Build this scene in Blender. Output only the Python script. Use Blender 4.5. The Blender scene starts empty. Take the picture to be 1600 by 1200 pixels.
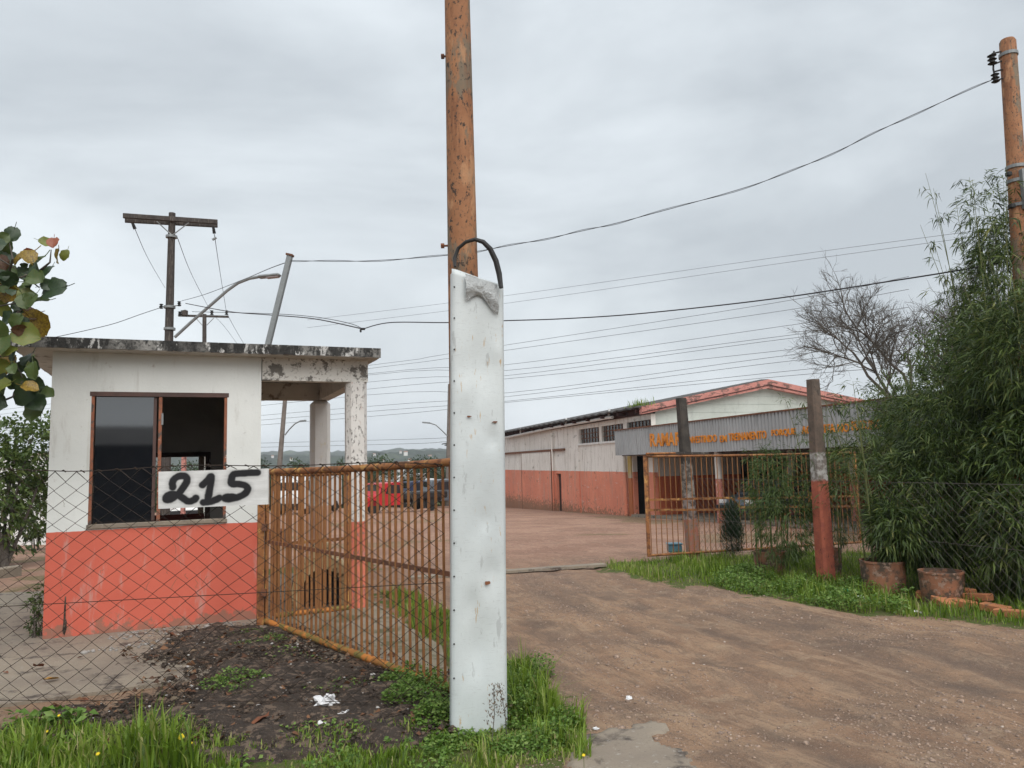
import bpy, math, random
import numpy as np
from mathutils import Vector, Matrix, Euler

SC = bpy.context.scene
COL = SC.collection
random.seed(7)
RNG = np.random.default_rng(11)

# ------------------------------------------------------------------ camera
FPX, EYE = 1203.0, 1.6
PITCH, ROLL = math.radians(5.79), math.atan(0.024)
fw = Vector((0, math.cos(PITCH), math.sin(PITCH)))
u0 = Vector((0, -math.sin(PITCH), math.cos(PITCH)))
r0 = Vector((1, 0, 0))
RT = math.cos(ROLL) * r0 - math.sin(ROLL) * u0
UP = math.cos(ROLL) * u0 + math.sin(ROLL) * r0
CAM = Vector((0, 0, EYE))
cd = bpy.data.cameras.new('camera')
cam = bpy.data.objects.new('camera', cd)
COL.objects.link(cam)
cam.matrix_world = Matrix(((RT.x, UP.x, -fw.x, 0), (RT.y, UP.y, -fw.y, 0), (RT.z, UP.z, -fw.z, EYE), (0, 0, 0, 1)))
cd.sensor_width = 36
cd.lens = 36 * FPX / 1600
cd.clip_start = 0.1
cd.clip_end = 8000
SC.camera = cam

# ------------------------------------------------------------------ world, sun, exposure
EXPO = 1.15
SUN_EL, SUN_AZ = math.radians(52), math.radians(160)      # azimuth from +Y, clockwise (behind the camera)
w = bpy.data.worlds.new('World')
SC.world = w
w.use_nodes = True
nt = w.node_tree
nt.nodes.clear()
N = nt.nodes.new
sky = N('ShaderNodeTexSky'); sky.sky_type = 'NISHITA'; sky.sun_disc = False
sky.sun_elevation = SUN_EL; sky.sun_rotation = SUN_AZ
sky.air_density = 2.0; sky.dust_density = 4.0
skys = N('ShaderNodeVectorMath'); skys.operation = 'SCALE'; skys.inputs['Scale'].default_value = 0.06
tc = N('ShaderNodeTexCoord')
mp = N('ShaderNodeMapping'); mp.inputs['Scale'].default_value = (1.0, 1.0, 2.6); mp.inputs['Location'].default_value = (0.35, 0.1, 0.2)
n1 = N('ShaderNodeTexNoise'); n1.inputs['Scale'].default_value = 1.7; n1.inputs['Detail'].default_value = 7; n1.inputs['Roughness'].default_value = 0.52
n1.inputs['Distortion'].default_value = 0.35
cr = N('ShaderNodeValToRGB')
cr.color_ramp.elements[0].position = 0.36; cr.color_ramp.elements[0].color = (0.256, 0.279, 0.302, 1)
cr.color_ramp.elements[1].position = 0.63; cr.color_ramp.elements[1].color = (0.395, 0.424, 0.448, 1)
mxs = N('ShaderNodeMix'); mxs.data_type = 'RGBA'; mxs.inputs['Factor'].default_value = 0.95
bg = N('ShaderNodeBackground'); bg.inputs['Strength'].default_value = 1.0
ow = N('ShaderNodeOutputWorld')
L = nt.links.new
L(tc.outputs['Generated'], mp.inputs['Vector']); L(mp.outputs[0], n1.inputs['Vector']); L(n1.outputs['Fac'], cr.inputs[0])
L(sky.outputs[0], skys.inputs[0]); L(skys.outputs[0], mxs.inputs['A']); L(cr.outputs[0], mxs.inputs['B'])
L(mxs.outputs['Result'], bg.inputs[0]); L(bg.outputs[0], ow.inputs[0])

sd = bpy.data.lights.new('sun', 'SUN'); sd.energy = 1.5; sd.angle = math.radians(70); sd.color = (1.0, 0.975, 0.94)
sun = bpy.data.objects.new('sun', sd); COL.objects.link(sun)
sdir = Vector((math.sin(SUN_AZ) * math.cos(SUN_EL), math.cos(SUN_AZ) * math.cos(SUN_EL), math.sin(SUN_EL)))
sun.rotation_euler = sdir.to_track_quat('Z', 'Y').to_euler()
sun.location = (4, -6, 14)
vs = SC.view_settings
vs.view_transform = 'Standard'; vs.look = 'None'; vs.exposure = EXPO; vs.gamma = 1.0; vs.use_curve_mapping = False
SC.cycles.max_bounces = 5
SC.cycles.diffuse_bounces = 3
SC.cycles.glossy_bounces = 3
SC.cycles.transparent_max_bounces = 24
SC.cycles.volume_bounces = 0
SC.cycles.use_denoising = True
SC.cycles.use_adaptive_sampling = True
SC.cycles.adaptive_threshold = 0.015

# ------------------------------------------------------------------ helpers
def ray(x, y): return fw + RT * ((x - 800) / FPX) - UP * ((y - 600) / FPX)
def P(x, y, Y):
    d = ray(x, y); return CAM + d * (Y / d.y)
def Zp(x, y, z=0.0):
    d = ray(x, y); return CAM + d * ((z - EYE) / d.z)
def gz(Y):
    s = max(0.0, Y - 11.0)
    return -0.036 * s if s < 90 else -3.24 - 0.004 * (s - 90)
def G(x, y):
    d = ray(x, y); lo, hi = 1.0, 400.0
    for _ in range(50):
        m = (lo + hi) / 2; q = CAM + d * (m / d.y)
        if q.z > gz(m): lo = m
        else: hi = m
    return CAM + d * (lo / d.y)

def hash2(ix, iy, s):
    v = np.sin(ix * 127.1 + iy * 311.7 + s * 74.7) * 43758.5453
    return v - np.floor(v)
def vnoise(x, y, s=0):
    ix, iy = np.floor(x), np.floor(y); fx, fy = x - ix, y - iy
    fx = fx * fx * (3 - 2 * fx); fy = fy * fy * (3 - 2 * fy)
    a = hash2(ix, iy, s); b = hash2(ix + 1, iy, s); c = hash2(ix, iy + 1, s); d = hash2(ix + 1, iy + 1, s)
    return (a * (1 - fx) + b * fx) * (1 - fy) + (c * (1 - fx) + d * fx) * fy
def fbm(x, y, o=4, s=0):
    t = 0; a = 0.5; n = 0
    for i in range(o):
        t = t + a * vnoise(x * 2 ** i, y * 2 ** i, s + i); n += a; a *= 0.5
    return t / n
def sst(e0, e1, x):
    t = np.clip((x - e0) / (e1 - e0), 0, 1); return t * t * (3 - 2 * t)

def tag(o, label=None, cat=None, group=None, kind=None):
    if label: o['label'] = label
    if cat: o['category'] = cat
    if group: o['group'] = group
    if kind: o['kind'] = kind
    return o
def thing(name, label, cat, loc=(0, 0, 0), group=None):
    o = bpy.data.objects.new(name, None); COL.objects.link(o)
    o.location = loc; o.empty_display_size = 0.2
    return tag(o, label, cat, group)
def link(o, parent=None):
    COL.objects.link(o)
    if parent is not None:
        o.parent = parent
        base = Vector((0, 0, 0)); q = parent
        while q is not None:
            base = base + q.location; q = q.parent
        o.matrix_parent_inverse = Matrix.Translation(-base) if parent.parent is None else Matrix.Identity(4)
    return o
def inst(name, mesh, M, parent=None):
    o = bpy.data.objects.new(name, mesh); link(o, parent)
    o.matrix_basis = M
    return o

class MB:
    """collects shapes in world space (through M) and links them as one mesh"""
    def __init__(s, M=None): s.v = []; s.f = []; s.M = M or Matrix.Identity(4)
    def add(s, vs, fs):
        b = len(s.v)
        s.v += [s.M @ Vector(p) for p in vs]; s.f += [[i + b for i in f] for f in fs]; return s
    def box(s, c, d, rot=None, bev=0.0):
        x, y, z = d[0] / 2, d[1] / 2, d[2] / 2
        if bev > 0:
            b = min(bev, x * .9, y * .9, z * .9); pts = []
            for sx in (-1, 1):
                for sy in (-1, 1):
                    for sz in (-1, 1):
                        pts.append((sx * (x - b), sy * (y - b), sz * z)); pts.append((sx * (x - b), sy * y, sz * (z - b))); pts.append((sx * x, sy * (y - b), sz * (z - b)))
            import bmesh
            bm = bmesh.new()
            for p in pts: bm.verts.new(p)
            r = bmesh.ops.convex_hull(bm, input=bm.verts)
            bm.verts.index_update()
            vs = [v.co.copy() for v in bm.verts]; fs = [[v.index for v in f.verts] for f in bm.faces]; bm.free()
        else:
            vs = [Vector((a * x, b_ * y, c_ * z)) for a in (-1, 1) for b_ in (-1, 1) for c_ in (-1, 1)]
            fs = [(0, 1, 3, 2), (4, 6, 7, 5), (0, 4, 5, 1), (2, 3, 7, 6), (0, 2, 6, 4), (1, 5, 7, 3)]
        if rot is not None: vs = [rot @ v for v in vs]
        return s.add([v + Vector(c) for v in vs], fs)
    def tube(s, pts, r, n=6, cap=True):
        pts = [Vector(p) for p in pts]; k = len(pts)
        rs = r if isinstance(r, (list, tuple)) else [r] * k
        vs = []; prev = None
        for i, p in enumerate(pts):
            t = (pts[min(i + 1, k - 1)] - pts[max(i - 1, 0)])
            if t.length < 1e-9: t = Vector((0, 0, 1))
            t.normalize()
            if prev is None:
                a = Vector((0, 0, 1)) if abs(t.z) < 0.9 else Vector((1, 0, 0))
                u = t.cross(a).normalized()
            else:
                u = (prev - t * prev.dot(t))
                u = u.normalized() if u.length > 1e-6 else t.orthogonal().normalized()
            prev = u; w_ = t.cross(u)
            for j in range(n):
                a = 2 * math.pi * j / n
                vs.append(p + (u * math.cos(a) + w_ * math.sin(a)) * rs[i])
        fs = []
        for i in range(k - 1):
            for j in range(n):
                fs.append((i * n + j, i * n + (j + 1) % n, (i + 1) * n + (j + 1) % n, (i + 1) * n + j))
        if cap: fs.append(tuple(range(n - 1, -1, -1))); fs.append(tuple((k - 1) * n + j for j in range(n)))
        return s.add(vs, fs)
    def lathe(s, c, prof, n=20, ax='z'):
        vs = []; fs = []; k = len(prof)
        for (r, z) in prof:
            for j in range(n):
                a = 2 * math.pi * j / n; v = Vector((r * math.cos(a), r * math.sin(a), z))
                if ax == 'x': v = Vector((v.z, v.x, v.y))
                if ax == 'y': v = Vector((v.x, v.z, v.y))
                vs.append(v + Vector(c))
        for i in range(k - 1):
            for j in range(n): fs.append((i * n + j, i * n + (j + 1) % n, (i + 1) * n + (j + 1) % n, (i + 1) * n + j))
        fs.append(tuple(range(n - 1, -1, -1))); fs.append(tuple((k - 1) * n + j for j in range(n)))
        return s.add(vs, fs)
    def prism(s, poly, vec):
        k = len(poly); vec = Vector(vec)
        vs = [Vector(p) for p in poly] + [Vector(p) + vec for p in poly]
        fs = [tuple(range(k - 1, -1, -1)), tuple(range(k, 2 * k))] + [(i, (i + 1) % k, (i + 1) % k + k, i + k) for i in range(k)]
        return s.add(vs, fs)
    def mesh(s, name, mat, smooth=False):
        me = bpy.data.meshes.new(name); me.from_pydata([tuple(v) for v in s.v], [], s.f)
        import bmesh
        bm = bmesh.new(); bm.from_mesh(me); bmesh.ops.recalc_face_normals(bm, faces=bm.faces); bm.to_mesh(me); bm.free()
        me.materials.append(mat)
        if smooth:
            me.polygons.foreach_set('use_smooth', [True] * len(me.polygons))
            try: me.set_sharp_from_angle(angle=math.radians(40))
            except Exception: pass
        return me
    def build(s, name, mat, parent=None, smooth=False):
        o = bpy.data.objects.new(name, s.mesh(name, mat, smooth)); return link(o, parent)

def npmesh(name, V, Fc, mat, parent=None, attrs=None, smooth=False):
    """V (n,3); Fc (m,k) constant k"""
    me = bpy.data.meshes.new(name)
    V = np.asarray(V, dtype=np.float32); Fc = np.asarray(Fc, dtype=np.int32); m, k = Fc.shape
    me.vertices.add(len(V)); me.vertices.foreach_set('co', V.ravel())
    me.loops.add(m * k); me.loops.foreach_set('vertex_index', Fc.ravel())
    me.polygons.add(m); me.polygons.foreach_set('loop_start', np.arange(m, dtype=np.int32) * k)
    try: me.polygons.foreach_set('loop_total', np.full(m, k, dtype=np.int32))
    except Exception: pass
    me.update(calc_edges=True)
    if smooth: me.polygons.foreach_set('use_smooth', np.ones(m, dtype=bool))
    for nm, a in (attrs or {}).items():
        a = np.asarray(a, dtype=np.float32)
        if a.ndim == 1:
            at = me.attributes.new(nm, 'FLOAT', 'POINT'); at.data.foreach_set('value', a)
        else:
            at = me.attributes.new(nm, 'FLOAT_COLOR', 'POINT'); at.data.foreach_set('color', np.concatenate([a, np.ones((len(a), 4 - a.shape[1]), np.float32)], 1).ravel() if a.shape[1] < 4 else a.ravel())
    me.materials.append(mat); me.validate()
    o = bpy.data.objects.new(name, me); return link(o, parent)

# ------------------------------------------------------------------ materials
class NB:
    def __init__(s, name):
        s.m = bpy.data.materials.new(name); s.m.use_nodes = True; s.t = s.m.node_tree; s.t.nodes.clear()
        s.out = s.n('ShaderNodeOutputMaterial'); s.bs = s.n('ShaderNodeBsdfPrincipled'); s.l(s.bs.outputs[0], s.out.inputs[0])
        s.tc = s.n('ShaderNodeTexCoord').outputs['Object']
    def n(s, t): return s.t.nodes.new(t)
    def l(s, a, b): s.t.links.new(a, b)
    def noise(s, scale, detail=6, rough=.55, stretch=None, loc=None, dist=0.0, rotz=None):
        src = s.tc
        if stretch or loc or rotz:
            mp = s.n('ShaderNodeMapping')
            if rotz:
                m0 = s.n('ShaderNodeMapping'); m0.inputs['Rotation'].default_value = (0, 0, rotz); s.l(src, m0.inputs[0]); src = m0.outputs[0]
            mp.inputs['Scale'].default_value = stretch or (1, 1, 1); mp.inputs['Location'].default_value = loc or (0, 0, 0)
            s.l(src, mp.inputs[0]); src = mp.outputs[0]
        k = s.n('ShaderNodeTexNoise'); k.inputs['Scale'].default_value = scale; k.inputs['Detail'].default_value = min(detail, 5.5)
        k.inputs['Roughness'].default_value = rough; k.inputs['Distortion'].default_value = dist
        s.l(src, k.inputs['Vector']); return k.outputs['Fac']
    def ramp(s, v, a, b):
        r = s.n('ShaderNodeMapRange'); r.interpolation_type = 'SMOOTHSTEP'; r.inputs['From Min'].default_value = a; r.inputs['From Max'].default_value = b
        s.l(v, r.inputs['Value']); return r.outputs[0]
    def mix(s, f, a, b):
        k = s.n('ShaderNodeMix'); k.data_type = 'RGBA'
        for nm, v in (('Factor', f), ('A', a), ('B', b)):
            i = k.inputs[nm] if nm == 'Factor' else [q for q in k.inputs if q.name == nm and q.type == 'RGBA'][0]
            if isinstance(v, (int, float)): i.default_value = v
            elif isinstance(v, tuple): i.default_value = (v[0], v[1], v[2], 1)
            else: s.l(v, i)
        return [q for q in k.outputs if q.type == 'RGBA'][0]
    def math(s, op, a, b=0.0):
        k = s.n('ShaderNodeMath'); k.operation = op
        for i, v in enumerate((a, b)):
            if isinstance(v, (int, float)): k.inputs[i].default_value = v
            else: s.l(v, k.inputs[i])
        return k.outputs[0]
    def attr(s, nm, out='Fac'):
        k = s.n('ShaderNodeAttribute'); k.attribute_name = nm; return k.outputs[out]
    def objrand(s): return s.n('ShaderNodeObjectInfo').outputs['Random']
    def sep(s):
        k = s.n('ShaderNodeSeparateXYZ'); s.l(s.tc, k.inputs[0]); return k.outputs
    def bump(s, h, strength=.3, dist=.02):
        k = s.n('ShaderNodeBump'); k.inputs['Strength'].default_value = strength; k.inputs['Distance'].default_value = dist
        s.l(h, k.inputs['Height']); s.l(k.outputs[0], s.bs.inputs['Normal'])
    def col(s, c):
        if isinstance(c, tuple): s.bs.inputs['Base Color'].default_value = (c[0], c[1], c[2], 1)
        else: s.l(c, s.bs.inputs['Base Color'])
    def fin(s, rough=.8, metal=0.0, spec=.3):
        s.bs.inputs['Roughness'].default_value = rough; s.bs.inputs['Metallic'].default_value = metal
        s.bs.inputs['Specular IOR Level'].default_value = spec; return s.m

def mat(name, base, var=None, vs_=2.0, stains=(), split=None, rough=.8, metal=0.0, spec=.3, bump=.25, bscale=30, bdist=.01, rand=0.0, splash=None):
    """stains: (colour, scale, lo, hi, stretch, amount); split: (z, lowcolour, lowvar)"""
    b = NB(name)
    nz = b.noise(vs_, 7, .6)
    c = b.mix(b.ramp(nz, .3, .7), base, var or base)
    if split:
        lo = b.mix(b.ramp(nz, .3, .7), split[1], split[2])
        zz = b.math('ADD', b.sep()[2], b.math('ADD', b.math('MULTIPLY', b.math('SUBTRACT', b.noise(14, 2), .5), .014), b.math('MULTIPLY', b.math('SUBTRACT', b.noise(2.2, 2), .5), .03)))
        c = b.mix(b.ramp(zz, split[0] - .003, split[0] + .003), lo, c)
    for i, st in enumerate(stains):
        sc, lo_, hi_ = st[1], st[2], st[3]
        lo_, hi_ = lo_ - .05, hi_ - .045
        f = b.ramp(b.noise(sc, 9, .68, stretch=(st[4] if len(st) > 4 and st[4] else (1, 1, 1)), loc=(3.1 * i + 1, 1.7 * i, 5.3 * i)), lo_, hi_)
        f = b.math('MULTIPLY', f, st[5] if len(st) > 5 else 1.0)
        c = b.mix(f, c, st[0])
    if splash:
        zz2 = b.math('SUBTRACT', b.noise(7, 5, .7, loc=(7, 1, 2)), b.math('MULTIPLY', b.math('SUBTRACT', b.sep()[2], splash[1]), splash[2]))
        c = b.mix(b.math('MULTIPLY', b.ramp(zz2, .46, .56), .7), c, splash[0])
    if rand:
        k = b.n('ShaderNodeHueSaturation'); b.l(c, k.inputs['Color'])
        b.l(b.math('ADD', b.math('MULTIPLY', b.objrand(), rand), 1 - rand / 2), k.inputs['Value']); c = k.outputs[0]
    b.col(c)
    if bump: b.bump(b.noise(bscale, 6, .65), bump, bdist)
    return b.fin(rough, metal, spec)

def leafmat(name, cols, rough=.5, trans=.35):
    b = NB(name); t = b.attr('tint')
    cr = b.n('ShaderNodeValToRGB'); e = cr.color_ramp.elements
    while len(e) < len(cols): e.new(.5)
    for i, c in enumerate(cols): e[i].position = i / (len(cols) - 1); e[i].color = (*c, 1)
    b.l(t, cr.inputs[0]); b.col(cr.outputs[0]); b.fin(rough, 0, .35)
    tr = b.n('ShaderNodeBsdfTranslucent'); b.l(cr.outputs[0], tr.inputs[0])
    mx = b.n('ShaderNodeMixShader'); mx.inputs[0].default_value = trans
    b.l(b.bs.outputs[0], mx.inputs[1]); b.l(tr.outputs[0], mx.inputs[2]); b.l(mx.outputs[0], b.out.inputs[0]); return b.m

BLK = (.012, .011, .010)
M = {}
M['booth'] = mat('booth_paint', (.70, .71, .685), (.62, .63, .605), 1.2,
    stains=[((.42, .40, .36), 3.5, .60, .80, (2.5, 2.5, .5), .5), ((.30, .28, .25), 28, .70, .76, None, .6), ((.25, .16, .12), 9, .69, .80, None, .5)],
    split=(1.03, (.60, .135, .088), (.53, .112, .073)), rough=.75, bump=.35, bscale=14, splash=((.20, .14, .10), .10, 1.3))
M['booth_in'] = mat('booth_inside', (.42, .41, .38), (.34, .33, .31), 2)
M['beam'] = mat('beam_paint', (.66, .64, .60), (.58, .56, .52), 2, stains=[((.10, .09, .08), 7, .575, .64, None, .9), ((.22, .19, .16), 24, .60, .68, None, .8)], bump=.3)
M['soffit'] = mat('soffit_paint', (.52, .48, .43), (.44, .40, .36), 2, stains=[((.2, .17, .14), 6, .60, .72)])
M['column'] = mat('column_paint', (.68, .66, .63), (.60, .57, .54), 3, split=(.98, (.66, .19, .12), (.56, .15, .10)),
    stains=[((.14, .13, .12), 34, .60, .66, (1, 1, .5), .85), ((.45, .26, .2), 20, .66, .72, (1, 1, .6), .6), ((.30, .28, .26), 5, .58, .75, (1, 1, .6), .5)], bump=.3)
M['column_back'] = mat('column_paint_back', (.68, .66, .63), (.62, .59, .56), 3, split=(1.05, (.56, .38, .30), (.48, .31, .24)),
    stains=[((.34, .31, .28), 14, .64, .75, (2, 2, .3), .5), ((.62, .56, .44), 9, .64, .67, None, .7)], bump=.3)
M['slab'] = mat('slab_edge', (.30, .29, .27), (.05, .047, .044), 2.6, stains=[((.022, .021, .02), 5, .50, .58, (1, 1, .4), .92), ((.52, .51, .49), 12, .60, .65, (1, 1, .35), .85), ((.015, .015, .014), 30, .56, .62, None, .7)], bump=.6, bscale=25, bdist=.02)
M['frame'] = mat('window_frame', (.31, .115, .06), (.22, .08, .045), 8, stains=[((.09, .07, .06), 14, .56, .63), ((.5, .45, .4), 20, .7, .73)], rough=.6)
M['frame_dark'] = mat('window_head', (.07, .045, .04), (.11, .06, .05), 6, rough=.6)
M['door_dark'] = mat('door_dark', (.030, .018, .016), (.05, .03, .025), 6, rough=.6)
M['rust'] = mat('gate_paint', (.33, .145, .05), (.255, .10, .037), 5, stains=[((.13, .052, .025), 13, .53, .64), ((.46, .25, .08), 7, .60, .68), ((.05, .035, .025), 26, .68, .74)], rough=.65, bump=.3, bscale=60, rand=.25)
M['rust_moss'] = mat('gate_paint_moss', (.34, .15, .04), (.28, .12, .035), 6, stains=[((.17, .14, .04), 8, .50, .60), ((.50, .19, .045), 5, .58, .64), ((.05, .045, .02), 22, .64, .72)], rough=.75, bump=.5, bscale=50)
M['rail_dark'] = mat('gate_angle', (.12, .06, .04), (.2, .08, .04), 8, rough=.8)
M['panel'] = mat('panel_sheet', (.55, .59, .59), (.48, .52, .525), 1.6, stains=[((.45, .47, .47), 5, .62, .85, (1, 1, .4), .4), ((.42, .27, .12), 13, .68, .72, (3, 3, .5), .8), ((.30, .31, .31), 22, .66, .70, (1, 1, .25), .5), ((.40, .42, .42), 60, .63, .66, (.25, 1, 2.5), .4)], rough=.36, spec=.5, bump=.12, bscale=5, bdist=.03)
M['tape'] = mat('silver_tape', (.40, .42, .42), (.26, .27, .27), 9, rough=.35, spec=.6, bump=.8, bscale=25, bdist=.02, metal=.2)
M['rubber'] = mat('black_rubber', (.018, .018, .018), (.03, .03, .03), 8, rough=.55)
M['polepaint'] = mat('pole_paint', (.32, .155, .075), (.25, .112, .054), 3,
    stains=[((.15, .13, .095), 6, .57, .64, (1, 1, .35), .85), ((.17, .07, .035), 7, .54, .66, (1.5, 1.5, .2), .7), ((.035, .03, .026), 26, .635, .665, (1, 1, .6), .9), ((.045, .04, .034), 60, .62, .66, (1, 1, .5), .7), ((.42, .23, .12), 6, .60, .68, (1, 1, .4), .7)], bump=.4, bscale=25)
M['wood'] = mat('weathered_wood', (.06, .049, .043), (.036, .03, .027), 6, stains=[((.16, .14, .12), 10, .58, .7, (4, 4, .3), .8)], bump=.5)
M['concrete_pole'] = mat('concrete_pole', (.18, .155, .135), (.13, .11, .095), 4, bump=.3)
M['galv'] = mat('galvanised', (.24, .255, .255), (.19, .20, .205), 5, rough=.5, metal=.3)
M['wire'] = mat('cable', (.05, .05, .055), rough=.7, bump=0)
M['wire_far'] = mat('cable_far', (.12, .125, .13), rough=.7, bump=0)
M['wire_blk'] = mat('cable_black', (.022, .018, .02), rough=.6, bump=0)
M['chain'] = mat('fence_wire', (.022, .017, .014), (.045, .03, .021), 9, rough=.8, metal=.2, bump=0)
M['chain_grey'] = mat('fence_wire_grey', (.12, .11, .10), (.08, .07, .06), 9, rough=.7, metal=.2, bump=0)
M['conc'] = mat('concrete_floor', (.255, .215, .165), (.20, .165, .13), 1.3, stains=[((.075, .06, .05), 4, .58, .70), ((.34, .32, .29), 30, .64, .70, None, .5), ((.12, .10, .08), 60, .64, .70, None, .6)], bump=.35, bscale=40)
M['conc_moss'] = mat('concrete_moss', (.24, .20, .155), (.17, .15, .10), 1.8, stains=[((.09, .085, .045), 3, .54, .66), ((.33, .30, .26), 24, .66, .72, None, .5)], bump=.4, bscale=40)
M['soil'] = mat('dark_soil', (.072, .053, .041), (.034, .026, .021), 7, stains=[((.16, .115, .085), 16, .56, .63), ((.2, .17, .14), 90, .66, .70)], rough=.95, bump=1.0, bscale=60, bdist=.03)
M['white'] = mat('white_paint', (.70, .70, .68), (.62, .62, .60), 3)
M['board'] = None
M['blackpaint'] = mat('black_paint', (.02, .02, .022), rough=.5)
M['wh_wall'] = mat('warehouse_wall', (.60, .57, .52), (.52, .49, .44), .5, split=(.95, (.52, .165, .105), (.44, .13, .085)),
    stains=[((.30, .27, .22), 1.4, .52, .75, (2.2, 2.2, .25), .45), ((.20, .15, .11), 3.5, .60, .75, (2.5, 2.5, .3), .55), ((.12, .10, .06), 2.4, .70, .8, None, .5)], bump=.2, bscale=8)
M['gable'] = mat('gable_wall', (.50, .53, .49), (.43, .46, .42), .8, stains=[((.30, .31, .29), 3, .55, .75, (1, 1, .5), .5)], bump=.3, bscale=5)
M['porch_wall'] = mat('porch_wall', (.50, .46, .42), (.44, .40, .36), .6, split=(.90, (.46, .11, .05), (.38, .09, .042)), stains=[((.16, .08, .05), 3, .62, .75, (1, 1, .5), .5)])
M['pink'] = mat('gable_band', (.50, .225, .19), (.43, .18, .15), 2, stains=[((.10, .07, .06), 3.5, .54, .64, (1, 1, 2), .85)], bump=.3)
M['roofing'] = mat('roof_sheet', (.055, .052, .052), (.09, .085, .08), 1.0, rough=.8)
M['eave'] = mat('eave_wood', (.06, .022, .018), (.035, .016, .014), 2)
M['darkvoid'] = mat('interior_shade', (.012, .012, .014), rough=.9, bump=0)  # near-black colour that paints in the shade inside openings
M['winglass'] = mat('old_glass', (.035, .033, .03), (.06, .055, .05), 6, rough=.25, spec=.5)
M['zinc'] = mat('corrugated_sheet', (.39, .40, .405), (.32, .33, .335), .7, stains=[((.17, .17, .165), 4, .58, .72, (1, 1, .15), .5)], rough=.55, metal=.15, bump=.05)
M['letters'] = mat('orange_letters', (.74, .27, .025), (.62, .21, .02), 3, rough=.55)
M['postA'] = mat('post_dark', (.085, .072, .06), (.055, .048, .042), 5, split=(1.16, (.30, .26, .23), (.12, .10, .09)), stains=[((.42, .12, .08), 9, .60, .64, None, .0), ((.34, .32, .29), 8, .60, .66, (1, 1, .4), .6)], bump=.6)
M['clay'] = mat('clay_pot', (.33, .145, .08), (.21, .10, .062), 3, stains=[((.085, .062, .046), 5, .50, .62), ((.30, .2, .15), 14, .6, .66)], bump=.4)
M['brick'] = mat('brick_clay', (.46, .19, .085), (.38, .15, .07), 6, stains=[((.14, .10, .06), 9, .6, .7)], rand=.4, bump=.5)
M['teal'] = mat('blue_plastic', (.10, .22, .27), (.08, .17, .22), 5, rough=.45)
M['redcar'] = mat('red_paint', (.50, .022, .03), (.42, .02, .025), 2, rough=.3, spec=.5, bump=0)
M['bluecar'] = mat('navy_paint', (.022, .035, .085), (.018, .028, .06), 2, rough=.35, spec=.5, bump=0)
M['greycar'] = mat('slate_paint', (.10, .12, .14), (.08, .10, .12), 2, rough=.35, spec=.5, bump=0)
M['whitecar'] = mat('white_car_paint', (.66, .66, .65), (.58, .58, .57), 2, rough=.35, spec=.5, bump=0)
M['carglass'] = mat('car_glass', (.02, .025, .03), rough=.1, spec=.6, bump=0)
M['tyre'] = mat('tyre', (.02, .02, .02), rough=.85)
M['rim'] = mat('rim', (.3, .3, .31), rough=.4, metal=.5, bump=0)
M['chrome'] = mat('bumper_metal', (.35, .35, .36), rough=.35, metal=.5, bump=0)
M['ochre'] = mat('ochre_plaster', (.60, .48, .29), (.48, .37, .20), 4, stains=[((.09, .06, .035), 7, .58, .68), ((.52, .42, .25), 9, .64, .70)], bump=.5)
M['bark'] = mat('bark', (.10, .085, .07), (.06, .05, .042), 12, bump=.5)
M['bark_pale'] = mat('bark_pale', (.13, .115, .10), (.09, .08, .07), 12, bump=.3)
M['stem'] = mat('bamboo_stem', (.13, .15, .05), (.09, .10, .04), 9, bump=.1)
M['litter'] = mat('white_plastic', (.72, .72, .72), (.6, .6, .61), 8, rough=.4)
M['green_plastic'] = mat('green_plastic', (.05, .40, .20), (.04, .3, .16), 8, rough=.35)
M['dryleaf'] = mat('dry_leaf', (.20, .075, .035), (.12, .045, .025), 20, rough=.8, rand=.6)
M['yellow'] = mat('yellow_petal', (.80, .60, .02), rough=.6, bump=0)
M['bag'] = mat('black_bag', (.012, .012, .013), rough=.35, spec=.5, bump=.4, bscale=12, bdist=.05)
M['housewall'] = mat('far_plaster', (.62, .60, .57), (.55, .53, .5), .4, rand=.3, bump=0)
M['houseroof'] = mat('far_tiles', (.26, .15, .11), (.2, .12, .09), .4, rand=.3, bump=0)
M['stone'] = mat('pebble', (.36, .26, .195), (.13, .096, .078), 45, bump=0)
M['lampglass'] = mat('lamp_lens', (.30, .26, .26), rough=.3, bump=0)
L_BAMBOO = leafmat('bamboo_leaf', [(.02, .037, .011), (.052, .086, .021), (.12, .165, .04), (.30, .29, .10)], .45, .3)
L_SHRUB = leafmat('shrub_leaf', [(.04, .07, .02), (.085, .13, .035), (.15, .20, .06)], .5)
L_TREE = leafmat('tree_leaf', [(.04, .07, .02), (.085, .13, .032), (.16, .19, .055)], .5)
L_FAR = leafmat('far_leaf', [(.02, .036, .018), (.035, .06, .022), (.06, .095, .03)], .6)
L_GRASS = leafmat('grass_blade', [(.055, .10, .013), (.125, .21, .02), (.22, .32, .04), (.36, .33, .14)], .5, .4)
L_WEED = leafmat('weed_leaf', [(.06, .12, .02), (.12, .22, .035), (.22, .31, .08)], .5, .35)
L_CYP = leafmat('cypress_leaf', [(.016, .034, .016), (.028, .055, .024), (.045, .075, .03)], .6)

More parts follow.
